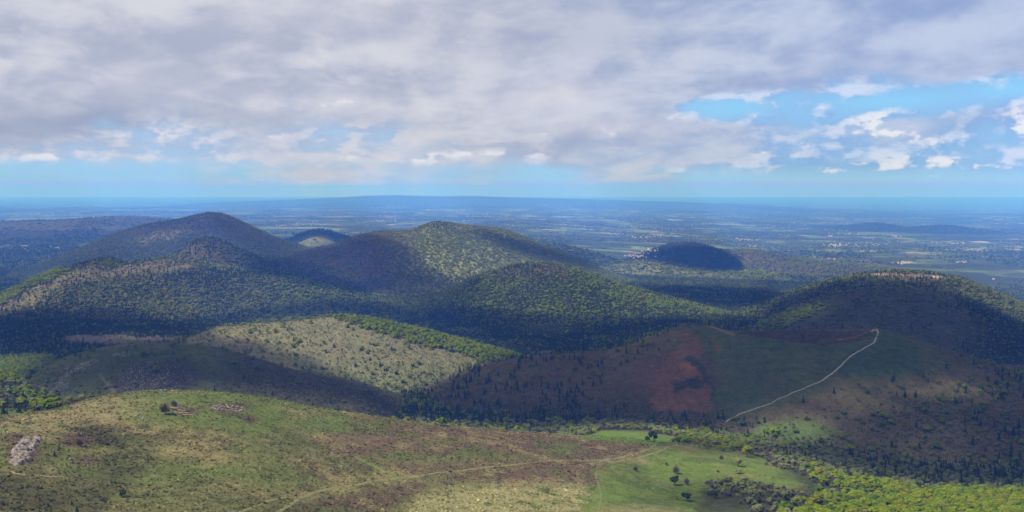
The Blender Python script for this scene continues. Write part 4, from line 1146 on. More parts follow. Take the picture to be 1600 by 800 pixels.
def veg(x, y, z, ids):
    """chance of each kind of plant growing at a spot: bright, olive, bare, conifer"""
    px, py = project(x, y, z)
    n1 = fbm(x, y, 140, 4, 501); n2 = fbm(x, y, 35, 3, 502); n3 = fbm(x, y, 500, 4, 503)
    wx, wy = px + n1 * 16, py + n1 * 6 + n2 * 3
    out_ = np.zeros((4, len(x)))
    def put(m, br, ol, ba, co):
        for i, v in enumerate((br, ol, ba, co)):
            out_[i] = np.where(m, v, out_[i])
    g = ids < 0
    # near: the yellow green wood at the bottom right with its brown fringe
    m = g & (y < 1650)
    wood = P(wx, wy, [(1235, 722), (1300, 736), (1380, 755), (1450, 768), (1700, 768), (1700, 900), (1180, 900), (1230, 790), (1280, 775), (1290, 765), (1260, 740)], 5)
    fringe = P(wx, wy, [(1170, 700), (1240, 715), (1300, 748), (1330, 775), (1300, 800), (1230, 800), (1255, 775), (1285, 764), (1255, 742), (1210, 728), (1185, 716)], 4)
    thicket = P(wx, py + n2 * 2, [(1098, 755), (1130, 748), (1180, 752), (1240, 770), (1260, 812), (1190, 812), (1150, 782), (1100, 768)], 3)
    tangle = P(wx, wy, [(1060, 685), (1110, 680), (1140, 692), (1180, 702), (1175, 712), (1120, 700), (1070, 695)], 3)
    foot = sstep(1340, 1430, y) * (1 - P(px, py, [(905, 688), (940, 671), (1010, 672), (1062, 684), (1060, 694), (1010, 694)], 2))
    lw = sstep(1380, 1450, y + n2 * 30) * sstep(140, 100, px)
    lw2 = sstep(905, 960, y) * sstep(110, 60, px + n2 * 20)
    scrub = P(wx, wy, [(-60, 735), (40, 745), (150, 742), (160, 705), (90, 700), (170, 760), (150, 830), (-60, 830)], 10)
    br = wood * np.clip(0.75 + n1 * 0.35, 0, 1) * (1 - fringe * .75) + tangle * 0.25 + lw * 0.75 + lw2 * sstep(60, 40, py - 590) * 0.3 + foot * 0.05
    ol = wood * 0.09 + fringe * 0.15 + tangle * 0.2 + foot * 0.35 + lw * 0.2 + lw2 * 0.12 + scrub * 0.2 + thicket * 0.2
    ba = fringe * 0.75 + thicket * 0.65 + tangle * 0.4 + foot * 0.35 + lw2 * 0.5 + scrub * 0.25 + wood * 0.11
    dkf = P(wx, wy, [(1225, 712), (1290, 740), (1340, 752), (1400, 761), (1500, 770), (1750, 778), (1750, 700), (1300, 690)], 4) * (y > 1040)
    foot = np.maximum(foot, dkf)
    ol = np.maximum(ol, dkf * .35); ba = np.maximum(ba, dkf * .35); br = br * (1 - dkf)
    co = foot * np.clip(0.04 + n1 * 0.12 + sstep(1200, 1500, px) * .05, 0, 1) + wood * 0.0
    lz = (px < 130) & (y > 905)
    limey = np.clip(0.8 * sstep(604, 594, py + n2 * 4) + 0.75 * P(px + n2 * 5, py, [(14, 612), (40, 608), (78, 624), (92, 642), (30, 634)], 3), 0, 0.85)
    gl = P(px, py, [(-60, 640), (30, 636), (60, 642), (40, 656), (-60, 668)], 3)
    br = np.where(lz, limey, br); ba = np.where(lz, (0.7 - limey * 0.8).clip(0.05) * (1 - gl), ba); ol = np.where(lz, 0.12 * (1 - gl), ol); co = np.where(lz, 0.015, co)
    put(m, br, ol, ba, co)
    # valley floor
    m = g & (y >= 1650) & (y < 5300)
    heathg = P(wx, wy, [(115, 522), (280, 523), (330, 528), (200, 542), (95, 538)], 4)
    left = sstep(330, 200, px)
    yel = P(wx, wy, [(-60, 566), (40, 562), (90, 560), (60, 590), (-60, 620)], 5) * (y < 2400)
    br = 0.05 + 0.30 * sstep(0.15, 0.6, n1) + yel * 0.8
    ol = 0.10 + 0.2 * sstep(0.0, 0.5, n3)
    put(m, br * (1 - heathg), ol * (1 - heathg), 0.05 + 0 * n1, np.clip(0.75 - n1 * 0.3, 0.1, 1) * (1 - heathg) * (1 - yel))
    m = g & (y >= 5300)
    w = sstep(-0.05, 0.25, fbm(x, y * 0.7, 1300, 4, 511)) * sstep(14000, 9000, y)
    w = np.maximum(w, sstep(7400, 6000, y + n3 * 500) * 0.85)
    put(m, w * 0.10 * sstep(0.0, 0.5, n1), w * 0.35, w * 0.1, w * 0.55)
    # hills
    belt = P(px + n2 * 8, py + n2 * 4, [(520, 496), (560, 494), (620, 505), (700, 528), (790, 550), (850, 570), (760, 566), (700, 548), (640, 535), (590, 518), (550, 506)], 3)
    low = sstep(560, 605, wy)
    put(ids == 0, 0.008 + 0.6 * P(wx, wy, [(-60, 560), (30, 574), (60, 585), (20, 610), (-60, 640)], 5), 0.05 + 0.20 * sstep(580, 620, wy), 0.07 + 0.60 * sstep(310, 400, wx) + .25 * sstep(120, 60, wx), 0.004 + 0.0 * n1)
    put(ids == 1, 0.03 + belt * 0.9 + low * 0.10 * sstep(0, .5, n2), 0.16 + low * 0.5 + 0.2 * sstep(0.1, 0.6, n2), (0.22 + 0.25 * sstep(0, .6, n1)) * (1 - belt), 0.006 + 0 * n1)
    scarm = P(px + n2 * 6, py + n2 * 3, [(1060, 505), (1110, 510), (1130, 540), (1124, 650), (1060, 650), (985, 630), (960, 590), (1000, 560), (1050, 540)], 4)
    grass = P(wx, wy, [(1060, 500), (1110, 508), (1240, 536), (1330, 528), (1372, 508), (1450, 535), (1490, 565), (1420, 590), (1310, 605), (1270, 640), (1130, 665), (1118, 640), (1120, 580), (1090, 535)], 7)
    dsh = sstep(592, 640, wy) * sstep(1180, 1120, wx)
    rfor = P(wx, wy, [(1380, 650), (1480, 620), (1560, 585), (1620, 585), (1750, 620), (1750, 780), (1300, 760), (1240, 712), (1300, 690)], 14)
    free = (1 - scarm) * (1 - grass * 0.95)
    rc = np.hypot(x - Crater.cx, y - Crater.cy)
    infar = (rc < 166) & (y > Crater.cy - 20)
    put(ids == 2, 0.02 * free + rfor * 0.07, (0.05 + dsh * 0.35 + rfor * 0.65 * sstep(-0.3, .4, n1)) * free + 0.03 * grass, (0.10 + dsh * 0.5 + rfor * 0.5 + .25 * sstep(1350, 1450, wx)) * free + infar * 0.3,
        (np.clip(0.022 + 0.022 * sstep(1020, 900, wx) + dsh * 0.03, 0, 1) * sstep(-0.2, 0.5, n2 + n1 * 0.5) * 2.6 * (1 - 0.7 * sstep(1150, 1250, wx)) + rfor * np.clip(0.10 + n3 * 0.25, 0, 1) * (0.15 + 0.85 * sstep(1430, 1530, wx + n1 * 20))) * free)
    hb = P(wx, wy, [(-100, 465), (0, 470), (50, 442), (100, 420), (180, 413), (260, 402), (330, 413), (290, 425), (180, 432), (110, 445), (60, 480), (0, 500), (-100, 510)], 6)
    edge = P(px + n2 * 5, py + n2 * 3, [(-100, 470), (0, 462), (60, 430), (110, 418), (110, 424), (60, 440), (0, 476), (-100, 490)], 3)
    knob = P(px, py, [(145, 418), (165, 402), (192, 418)], 2)
    flank = sstep(400, 470, wx)
    st3 = fbm(x, y, 220, 4, 521)
    put(ids == 3, edge * 0.8 + 0.10 * sstep(.1, .6, n1) + flank * 0.25 + knob * .4, np.clip((0.40 + st3 * 0.5) * (1 - hb) + flank * 0.25, 0, 1), 0.10 + 0.25 * hb, np.clip((0.55 - 0.3 * n1 - st3 * 0.5) * (1 - hb) * (1 - edge) * (1 - flank * .5) + hb * 0.06, 0, 1))
    top = sstep(440, 425, wy)
    st4 = fbm(x, y, 260, 4, 520)
    put(ids == 4, np.clip(0.20 + n2 * 0.2 + n1 * 0.15 + st4 * 0.3, 0, 1) * (1 - top * 0.7) * sstep(520, 480, wy), 0.18 + 0 * n1, 0.05 + top * 0.45, np.clip(0.62 - n1 * 0.2 - top * 0.25 - st4 * 0.4, 0, 1))
    ledge = P(px, py, [(1150, 530), (1200, 500), (1280, 474), (1290, 484), (1230, 510), (1180, 525)], 5)
    dk = sstep(1480, 1560, wx)
    put(ids == 5, 0.02 + ledge * 0.45, 0.07 + ledge * 0.3 + dk * 0.1, 0.07 + 0 * n1, 0.015 + dk * 0.6)
    clr = sstep(4.5, 1.5, np.abs(py - 430.5 - (px - 1420) * 0.035)) * sstep(1350, 1362, px) * sstep(1490, 1470, px)
    put(ids == 6, 0.08 * (1 - clr), (0.38 + sstep(1480, 1540, px) * .2) * (1 - clr), 0.12 + 0 * n1, np.clip(0.5 - sstep(1480, 1540, px) * .3, 0, 1) * (1 - clr * .85))
    put(ids == 7, 0.05 + 0 * n1, 0.45 * sstep(390, 400, wy) + 0 * n1, 0.45 * sstep(398, 385, wy), 0.30 + 0.4 * sstep(350, 400, wx))
    put(ids == 8, 0.08 + 0 * n1, 0.15 + 0.1 * n1, 0.45 + 0 * n1, 0.35 + 0 * n1)
    put(ids == 9, 0.10 * sstep(560, 680, wx) + 0.05 * sstep(.1, .5, n2), 0.25 + 0.55 * sstep(560, 680, wx), 0.60 * sstep(690, 560, wx), 0.02 + 0.5 * P(px, py, [(645, 362), (680, 345), (715, 352), (700, 360)], 2) + 0.25 * sstep(425, 440, wy))
    put(ids == 10, 0.06 * sstep(360, 400, wy), 0.35 + 0.45 * sstep(355, 390, wy), 0.45 * sstep(385, 350, wy), 0.05 + 0.10 * sstep(380, 420, wy))
    put(ids == 11, 0.0 * n1, 0.10 + 0 * n1, 0.05 + 0 * n1, 0.85 + 0 * n1)
    put(ids == 12, 0.06 + 0 * n1, 0.45 + 0 * n1, 0.25 + 0 * n1, 0.12 + 0 * n1)
    put(ids == 13, 0.25 + 0 * n1, 0.3 + 0 * n1, 0.08 + 0 * n1, 0.15 + 0 * n1)
    put((ids == 14) | (ids == 15), 0.04 + 0 * n1, 0.3 + 0 * n1, 0.1 + 0 * n1, 0.5 + 0 * n1)
    put(ids == 16, 0.02 + 0 * n1, 0.06 + 0 * n1, 0.0 * n1, 0.0 * n1)
    put(ids == 17, 0.05 + 0 * n1, 0.3 * sstep(-.3, .4, n3), 0.15 + 0 * n1, 0.4 * sstep(-.3, .3, n3))
    put(ids > 17, 0.0 * n1, 0.2 + 0 * n1, 0.0 * n1, 0.4 + 0 * n1)
    return out_


KN = ['bright', 'olive', 'bare', 'conifer']
POOL = {k: [] for k in KN}
for y0, y1, area, big, hi, seed in ((850, 1650, 30, 1.0, 1.0, 1), (1650, 2700, 30, 0.85, 0.95, 2), (2700, 4600, 40, 1.22, 0.95, 3), (4600, 6900, 75, 1.35, 0.9, 4), (6900, 10500, 420, 2.8, 1.35, 5), (10500, 15500, 1500, 5.0, 1.6, 6)):
    x_, y_, z_, ids_, r_ = scatter(y0, y1, area, seed)
    vis = seen(x_, y_, z_, 14 * hi)
    x_, y_, z_, ids_ = x_[vis], y_[vis], z_[vis], ids_[vis]
    pr = veg(x_, y_, z_, ids_)
    tot = pr.sum(0); pr = pr / np.maximum(tot, 1.0)
    u_ = r_.uniform(0, 1, len(x_)); acc = np.zeros(len(x_))
    for i, k in enumerate(KN):
        m = (u_ >= acc) & (u_ < acc + pr[i]); acc += pr[i]
        n_ = int(m.sum()); s_ = r_.uniform(0.55, 1.35, n_)
        base_w, base_h_ = {'bright': (10.0, 7.4), 'olive': (7.0, 6.2), 'bare': (5.6, 4.4), 'conifer': (11.5, 11.5)}[k]
        # open-grown shrubs on the near hills are small, wood trees are tall
        openg = np.isin(ids_[m], (0, 1, 2)) & (k != 'bright')
        s_ = s_ * np.where(openg, {'olive': 0.62, 'bare': 0.56, 'conifer': 0.72, 'bright': 1}[k], 1.0) * np.where((ids_[m] == 2) & (k == 'conifer') , 1.6, 1.0)
        POOL[k].append(np.stack([x_[m], y_[m], z_[m], base_w * big * s_, base_h_ * hi * s_ * r_.uniform(0.85, 1.15, n_), r_.uniform(0, 6.28, n_), r_.integers(0, 3, n_)], -1))
POOL = {k: np.concatenate(v) for k, v in POOL.items()}
print('pool', {k: len(v) for k, v in POOL.items()}, round(time.time() - T0, 1))

TXT = {'bright': ('fresh yellow green broadleaf tree in the near woods', 'fresh green trees of the near woods'),
       'olive': ('dull olive budding tree or bush on the near slopes', 'olive budding trees of the near slopes'),
       'bare': ('grey brown leafless bush on the near slopes', 'leafless bushes of the near slopes'),
       'conifer': ('small dark conifer on the near dark slopes', 'dark conifers of the near slopes')}
FOREST = {'bright': 'fresh green broadleaf woods mixed through the hills', 'olive': 'olive budding woods covering the hills', 'bare': 'grey brown leafless woods and scrub on the hills', 'conifer': 'dark conifer forest on hills and valley'}


def scatter_nodes(name, protos):
    g = bpy.data.node_groups.new(name, 'GeometryNodeTree')
    g.interface.new_socket('Geometry', in_out='INPUT', socket_type='NodeSocketGeometry')
    g.interface.new_socket('Geometry', in_out='OUTPUT', socket_type='NodeSocketGeometry')
    gi, go = g.nodes.new('NodeGroupInput'), g.nodes.new('NodeGroupOutput')
    jo = g.nodes.new('GeometryNodeJoinGeometry')
    for p in reversed(protos):
        oi = g.nodes.new('GeometryNodeObjectInfo'); oi.transform_space = 'ORIGINAL'
        oi.inputs['Object'].default_value = p; oi.inputs['As Instance'].default_value = True
        g.links.new(oi.outputs['Geometry'], jo.inputs[0])
    ip = g.nodes.new('GeometryNodeInstanceOnPoints')
    g.links.new(gi.outputs[0], ip.inputs['Points']); g.links.new(jo.outputs[0], ip.inputs['Instance'])
    if len(protos) > 1: ip.inputs['Pick Instance'].default_value = True
    def attr(nm, typ):
        a = g.nodes.new('GeometryNodeInputNamedAttribute'); a.data_type = typ; a.inputs['Name'].default_value = nm
        return a.outputs['Attribute']
    if len(protos) > 1: g.links.new(attr('vi', 'INT'), ip.inputs['Instance Index'])
    g.links.new(attr('rot', 'FLOAT_VECTOR'), ip.inputs['Rotation'])
    g.links.new(attr('scl', 'FLOAT_VECTOR'), ip.inputs['Scale'])
    g.links.new(ip.outputs[0], go.inputs[0])
    return g


def stuff(name, arr, protos, mat, label):
    """arr: x y z w h rot variant"""
    me = bpy.data.meshes.new(name); n = len(arr)
    me.vertices.add(n); me.vertices.foreach_set('co', arr[:, :3].astype(np.float32).reshape(-1))
    a = me.attributes.new('scl', 'FLOAT_VECTOR', 'POINT'); a.data.foreach_set('vector', np.stack([arr[:, 3], arr[:, 3], arr[:, 4]], -1).astype(np.float32).reshape(-1))
    a = me.attributes.new('rot', 'FLOAT_VECTOR', 'POINT'); a.data.foreach_set('vector', np.stack([arr[:, 5] * 0, arr[:, 5] * 0, arr[:, 5]], -1).astype(np.float32).reshape(-1))
    a = me.attributes.new('vi', 'INT', 'POINT'); a.data.foreach_set('value', arr[:, 6].astype(np.int32))
    me.materials.append(mat)
    o = link(name, me, None, kind='stuff', label=label)
    md = o.modifiers.new('scatter', 'NODES'); md.node_group = scatter_nodes(name, protos)
    return o


def describe(k, a, b, hid, w, h):
    big = {'bright': 8.5, 'olive': 6.5, 'bare': 4.4, 'conifer': 10.5}[k]
    v = w if k != 'conifer' else h
    size = 'large' if v > big * 1.15 else 'small' if v < big * 0.8 else 'middling'
    what = {'bright': 'fresh yellow green tree', 'olive': 'olive budding bush', 'bare': 'grey brown leafless bush', 'conifer': 'dark conifer'}[k]
    if hid == 0: where = 'on the left half of the dark rocky dome' if a < 300 else 'on the right half of the dark rocky dome'
    elif hid == 1: where = 'on the sunlit brown hill'
    elif hid == 2: where = 'on the left flank of the red scarred cone' if a < 1040 else 'below the red scar of the cone' if a < 1180 else 'on the right flank of the cone, in shade'
    elif a < 160: where = 'in the scrub at the bottom left' if b > 700 else 'among the trees behind the left end of the crest'
    elif a > 1090 and b > 742 and a < 1265: where = 'in the brown thicket on the meadow'
    elif a >= 1400: where = 'in the bottom right corner wood'
    elif a >= 1265: where = 'in the left part of the bottom right wood'
    elif a >= 1050: where = 'along the upper edge of the bright meadow'
    else: where = 'in the belt of bushes behind the near crest'
    return f'{size} {what} {where}'
for k in KN:
    A = POOL[k]; A = A[np.argsort(-(A[:, 3] / A[:, 1]) * (A[:, 1] < 2650))]
    px_a, py_a = project(A[:, 0], A[:, 1], A[:, 2])
    inview = (px_a > -10) & (px_a < 1610) & (py_a < 806)
    first = np.where(inview)[0][:230]
    rest = np.setdiff1d(np.arange(len(A)), first)
    lb, gr = TXT[k]
    K = KINDS[k]; _zz, _ii = H(A[first, 0], A[first, 1], True); place_i = dict(zip(first.tolist(), _ii.tolist()))
    src = {}
    for j in first:
        x_, y_, z_, w_, h_, ro, vi = A[j]; vi = int(vi)
        e = bpy.data.objects.new(K['name'], None); COL.objects.link(e)
        e.location = (x_, y_, z_ - 0.15); e.rotation_euler = (0, 0, ro); e.scale = (w_, w_, h_)
        e['label'] = describe(k, px_a[j], py_a[j], place_i[int(j)], w_, h_); e['category'] = 'conifer' if k == 'conifer' else 'shrub' if k == 'bare' else 'tree'; e['group'] = gr
        if vi not in src:
            src[vi] = (link('crown', K['mesh'][vi], None, e), link('trunk', K['trunk'], None, e))
            PROTO[(k, vi)] = src[vi][0]
        else:
            for s_ in src[vi]:
                c_ = s_.copy(); COL.objects.link(c_); c_.parent = e
    stuff(K['name'].replace('_tree', '').replace('_shrub', '') + ('_scrub' if k == 'bare' else '_forest'), A[rest], [PROTO[(k, v)] for v in range(3)], K['mesh'][0].materials[0], FOREST[k])
print('forest', round(time.time() - T0, 1))

# hedges, copses and woods of the plain
r_ = np.random.default_rng(77)
n_ = 150000
y_ = np.exp(r_.uniform(math.log(7500), math.log(42000), n_)); x_ = r_.uniform(-0.56, 0.56, n_) * y_
z_, ids_ = H(x_, y_, True)
wd = fbm(x_, y_ * 0.45, 1500, 5, 611) + 0.35 * fbm(x_, y_ * 0.3, 6000, 3, 612)
ln = np.abs(fbm(x_, y_, 700, 2, 613)) < 0.05
m = ((wd > 0.22) | ln) & ((ids_ < 0) | (ids_ > 17)) & seen(x_, y_, z_, 25)
x_, y_, z_ = x_[m], y_[m], z_[m]; n_ = len(x_)
s_ = y_ / 9000.0
A = np.stack([x_, y_, z_ - 1, 16 * s_ ** 0.9 * r_.uniform(0.6, 1.8, n_), 11 * s_ ** 0.35 * r_.uniform(0.7, 1.2, n_), r_.uniform(0, 6.28, n_), r_.integers(0, 3, n_)], -1)
sel = r_.uniform(0, 1, n_) < 0.55
A1, A2 = A[sel], A[~sel]
stuff('copse', A2, [PROTO[('olive', v)] for v in range(3)], MO, 'olive hedgerows and copses between the fields of the plain')
dark_protos = []
M_DW = leaf_mat('dark_wood_leaves', [(0.042, 0.056, 0.028), (0.058, 0.070, 0.032), (0.070, 0.076, 0.04)], 0.1)
me = mesh_tris('dark_copse_crown', *crown_broad(rg, clumps=14, leaves=60)); me.materials.append(M_DW)
xd, yd, zd = hit(905, 350)
dp = link('copse', me, None, kind='stuff', label='dark copse in the middle of the plain'); dp.location = (xd, yd, zd); dp.scale = (60, 60, 16)
A1[:, 6] = 0
stuff('far_woods', A1, [dp], M_DW, 'dark blue far woods and hedges strewn over the plain')
print('plain woods', n_, round(time.time() - T0, 1))
#@@PART3

# ------------------------------------------------------------------ paths and tracks
def plain_mat(name, c0, c1=None, size=2.0, rough=1.0):
    m, t, o = new_mat(name)
    b = t.nodes.new('ShaderNodeBsdfPrincipled'); t.links.new(b.outputs[0], o.inputs[0])
    b.inputs['Roughness'].default_value = rough; b.inputs['Specular IOR Level'].default_value = 0.1
    tcn = t.nodes.new('ShaderNodeTexCoord')
    n1 = noise(t, tcn.outputs['Object'], 1.0 / size, 5, 0.65)
    c1 = c1 or tuple(v * 0.6 for v in c0)
    t.links.new(mixc(t, n1.ss(0.3, 0.7), c0, c1), b.inputs['Base Color'])
    return m


TRACKS = []
def ribbon(name, pts, width, mat, label, ragged=0.25, off=0.22, seg=3.0, world=False):
    W_ = np.array([hit(*p)[:2] for p in pts]) if not world else np.array(pts)
    # smooth curve through the points
    n = len(W_); res = []
    for i in range(n - 1):
        p0, p1, p2, p3 = W_[max(i - 1, 0)], W_[i], W_[i + 1], W_[min(i + 2, n - 1)]
        k = max(2, int(np.hypot(*(p2 - p1)) / seg))
        for t_ in np.arange(k) / k:
            res.append(0.5 * ((2 * p1) + (-p0 + p2) * t_ + (2 * p0 - 5 * p1 + 4 * p2 - p3) * t_ ** 2 + (-p0 + 3 * p1 - 3 * p2 + p3) * t_ ** 3))
    res.append(W_[-1]); L = np.array(res)
    TRACKS.append((L, width))
    d = np.gradient(L, axis=0); d /= np.linalg.norm(d, axis=1)[:, None] + 1e-9
    nrm = np.stack([-d[:, 1], d[:, 0]], -1)
    cols = np.linspace(-1, 1, 5); w = width / 2
    X = np.zeros((len(L), 5)); Y = X.copy()
    for j, c_ in enumerate(cols):
        ww = w * (1 + ragged * 1.5 * fbm(L[:, 0] + c_ * 50, L[:, 1], 7, 3, 701 + j)).clip(0.25) * c_
        X[:, j] = L[:, 0] + nrm[:, 0] * ww; Y[:, j] = L[:, 1] + nrm[:, 1] * ww
    Z = H(X.ravel(), Y.ravel()).reshape(X.shape) + off
    Z[:, 0] -= off * 1.4; Z[:, -1] -= off * 1.4
    return link(name, mesh_grid(name, X, Y, Z), mat, kind='structure', label=label)


MP_STONE = plain_mat('pale_gravel', (0.36, 0.33, 0.30), (0.24, 0.22, 0.20), 6)
MP_GRASS = plain_mat('worn_grass', (0.135, 0.145, 0.045), (0.16, 0.135, 0.070), 3.5)
MP_FAINT = plain_mat('faint_worn_grass', (0.095, 0.115, 0.035), (0.135, 0.125, 0.055), 4)
MP_LUSH = plain_mat('lush_grass', (0.075, 0.120, 0.022), (0.11, 0.14, 0.035), 3)
MP_EARTH = plain_mat('trodden_earth', (0.26, 0.20, 0.13), (0.17, 0.12, 0.085), 2)
MP_RED = plain_mat('red_cinder', (0.30, 0.13, 0.10), (0.22, 0.10, 0.08), 2)
MP_DARK = plain_mat('wet_peat_rut', (0.055, 0.045, 0.03), (0.09, 0.07, 0.045), 2)
ribbon('path', [(1369, 515), (1372, 519), (1370, 526), (1367, 533), (1361, 538), (1347, 546), (1333, 554), (1322, 563), (1311, 574), (1298, 585), (1285, 594), (1278, 598)], 2.9, MP_STONE, 'pale stepped path climbing the cinder cone to its crater rim', 0.05, 0.5)
ribbon('path', [(1278, 598), (1262, 604), (1246, 611), (1230, 618), (1215, 624), (1200, 632), (1184, 637), (1170, 642), (1158, 646), (1146, 652), (1134, 660)], 1.8, MP_STONE, 'lower stretch of the pale path on the cinder cone', 0.1, 0.5)
ribbon('path', [(1362, 517), (1350, 521), (1338, 526), (1324, 529), (1308, 531)], 2.0, MP_RED, 'reddish path along the near crater rim', 0.2, 0.4)
ribbon('path', [(1104, 510), (1118, 513), (1132, 519), (1148, 524)], 2.4, MP_EARTH, 'sandy path on the left end of the crater rim', 0.2, 0.4)
hx, hy, _ = hit(1366, 515.2)
ribbon('landing', [(hx - 7.5, hy + 1), (hx, hy), (hx + 7.5, hy + 1)], 15.0, plain_mat('rosy_cinder', (0.42, 0.22, 0.19), (0.33, 0.18, 0.15), 2), 'rosy bare landing at the head of the crater path', 0.03, 0.7, 3.0, True)
ribbon('track', [(470, 653), (492, 668), (512, 681), (528, 691), (540, 700), (550, 708), (558, 714)], 2.0, MP_DARK, 'dark double rut running down the near slope', 0.35, 0.15)
ribbon('track', [(556, 713), (566, 719), (578, 725), (590, 731), (602, 737), (614, 743), (628, 748)], 5.0, MP_LUSH, 'bright green grassy track crossing the brown heath', 0.3, 0.15)
ribbon('track', [(432, 803), (452, 789), (478, 775), (506, 766), (532, 761), (560, 757), (590, 751), (625, 747), (660, 744)], 3.4, MP_GRASS, 'yellow green track curving along the bottom of the heath', 0.5, 0.15)
ribbon('track', [(370, 803), (400, 791), (430, 780), (460, 777)], 2.2, MP_GRASS, 'faint second track joining from the bottom left', 0.5, 0.15)
ribbon('track', [(645, 745), (690, 738), (730, 734), (770, 729), (810, 725), (850, 721), (890, 719), (930, 719), (955, 717)], 2.6, MP_GRASS, 'thin pale track crossing the dark heath towards the junction', 0.4, 0.15)
ribbon('track', [(935, 720), (960, 717), (985, 711), (1005, 705), (1018, 699), (1024, 694)], 3.0, MP_GRASS, 'upper of the two tracks leading to the tall dark pine', 0.4, 0.15)
ribbon('track', [(950, 723), (975, 719), (1000, 714), (1022, 708), (1038, 702), (1046, 697)], 3.0, MP_GRASS, 'lower of the two tracks leading to the tall dark pine', 0.4, 0.15)
ribbon('track', [(952, 716), (938, 722), (933, 732), (932, 745), (936, 760), (940, 775), (938, 790), (936, 805)], 2.4, MP_FAINT, 'track turning down from the junction to the bottom edge', 0.4, 0.15)
ribbon('track', [(964, 721), (950, 727), (941, 737), (940, 750), (945, 765), (946, 785), (942, 805)], 0.8, MP_FAINT, 'narrow earth line beside the track turning down', 0.4, 0.15)
ribbon('path', [(18, 737), (30, 741), (45, 743), (62, 743), (80, 745), (100, 745)], 1.4, MP_EARTH, 'sandy footpath under the big rock outcrop', 0.3, 0.3)
ribbon('track', [(700, 768), (720, 775), (745, 785), (765, 800)], 0.9, MP_LUSH, 'fine green line through the pale meadow at the bottom', 0.3, 0.12)
for i, (a_, b_) in enumerate((((266, 636.5), (291, 638)), ((278, 640), (296, 641.5)), ((270, 643.5), (300, 645)), ((284, 647.5), (303, 647)))):
    ribbon('dirt_terrace', [a_, ((a_[0] + b_[0]) / 2, (a_[1] + b_[1]) / 2 + 0.5), b_], 1.6, MP_EARTH, 'bare ochre earth terrace on the crest meadow', 0.5, 0.25, 1.5)
ribbon('dirt_patch', [(1048, 677), (1054, 679), (1060, 682), (1061, 686)], 7.0, MP_RED, 'reddish bare cinder patch behind the small dark pine', 0.3, 0.3)

# ------------------------------------------------------------------ rocks
def rock_mesh(rng):
    v, f = ICO1
    V = []
    ax = rng.normal(size=(8, 3)); ax /= np.linalg.norm(ax, axis=1)[:, None]; cut = rng.uniform(0.38, 0.75, 8)
    for p in v:
        q = p * rng.uniform(0.9, 1.08)
        for a, c_ in zip(ax, cut):
            d = float(q @ a)
            if d > c_: q = q - a * (d - c_)
        V.append(q * np.array([0.55, 0.5, 0.5]))
    return mesh_tris('boulder', V, f)
M_ROCK, t, o_ = new_mat('lichen_grey_rock')
b_ = t.nodes.new('ShaderNodeBsdfPrincipled'); t.links.new(b_.outputs[0], o_.inputs[0]); b_.inputs['Roughness'].default_value = 0.95; b_.inputs['Specular IOR Level'].default_value = 0.15
tcn = t.nodes.new('ShaderNodeTexCoord'); oi = t.nodes.new('ShaderNodeObjectInfo')
n1 = noise(t, tcn.outputs['Object'], 5.0, 6, 0.7)
rc_ = mixc(t, n1.ss(0.35, 0.62), (0.34, 0.32, 0.30), (0.10, 0.08, 0.07))
t.links.new(mixc(t, (N(t, oi.outputs['Random']) * 0.45), rc_, (0.24, 0.15, 0.11)), b_.inputs['Base Color'])
bp_ = t.nodes.new('ShaderNodeBump'); bp_.inputs['Strength'].default_value = 0.8; bp_.inputs['Distance'].default_value = 0.1
t.links.new(n1.s, bp_.inputs['Height']); t.links.new(bp_.outputs[0], b_.inputs['Normal'])
ROCKS = [rock_mesh(rg) for _ in range(6)]
for r__ in ROCKS: r__.materials.append(M_ROCK)
boulder_src = None


def outcrop(poly, n, s0, s1, label, tall=1.0, squash=0.7):
    """boulders strewn over an area of the slope outlined in the picture"""
    global boulder_src
    pc = np.mean(np.array(poly), 0); cx_, cy_, cz_ = hit(*pc)
    e = bpy.data.objects.new('rock_outcrop', None); COL.objects.link(e); e.location = (cx_, cy_, cz_)
    e['label'] = label; e['category'] = 'rocks'
    xs_, ys_ = [p[0] for p in poly], [p[1] for p in poly]; k = 0
    while k < n:
        a, b = random.uniform(min(xs_), max(xs_)), random.uniform(min(ys_), max(ys_))
        if not inpoly(np.array([a]), np.array([b]), poly)[0]: continue
        x_, y_, z_ = hit(a, b); s_ = random.uniform(s0, s1) * random.choice((1, 1, 0.7))
        o = link('boulder', random.choice(ROCKS), None, e)
        o.location = (x_ - cx_, y_ - cy_, z_ - cz_ + s_ * 0.15 * tall)
        o.rotation_euler = (random.uniform(-.4, .4), random.uniform(-.4, .4), random.uniform(0, 6.28)); o.scale = (s_, s_, s_ * tall * random.uniform(squash, 1.1))
        boulder_src = boulder_src or o
        k += 1
    return e


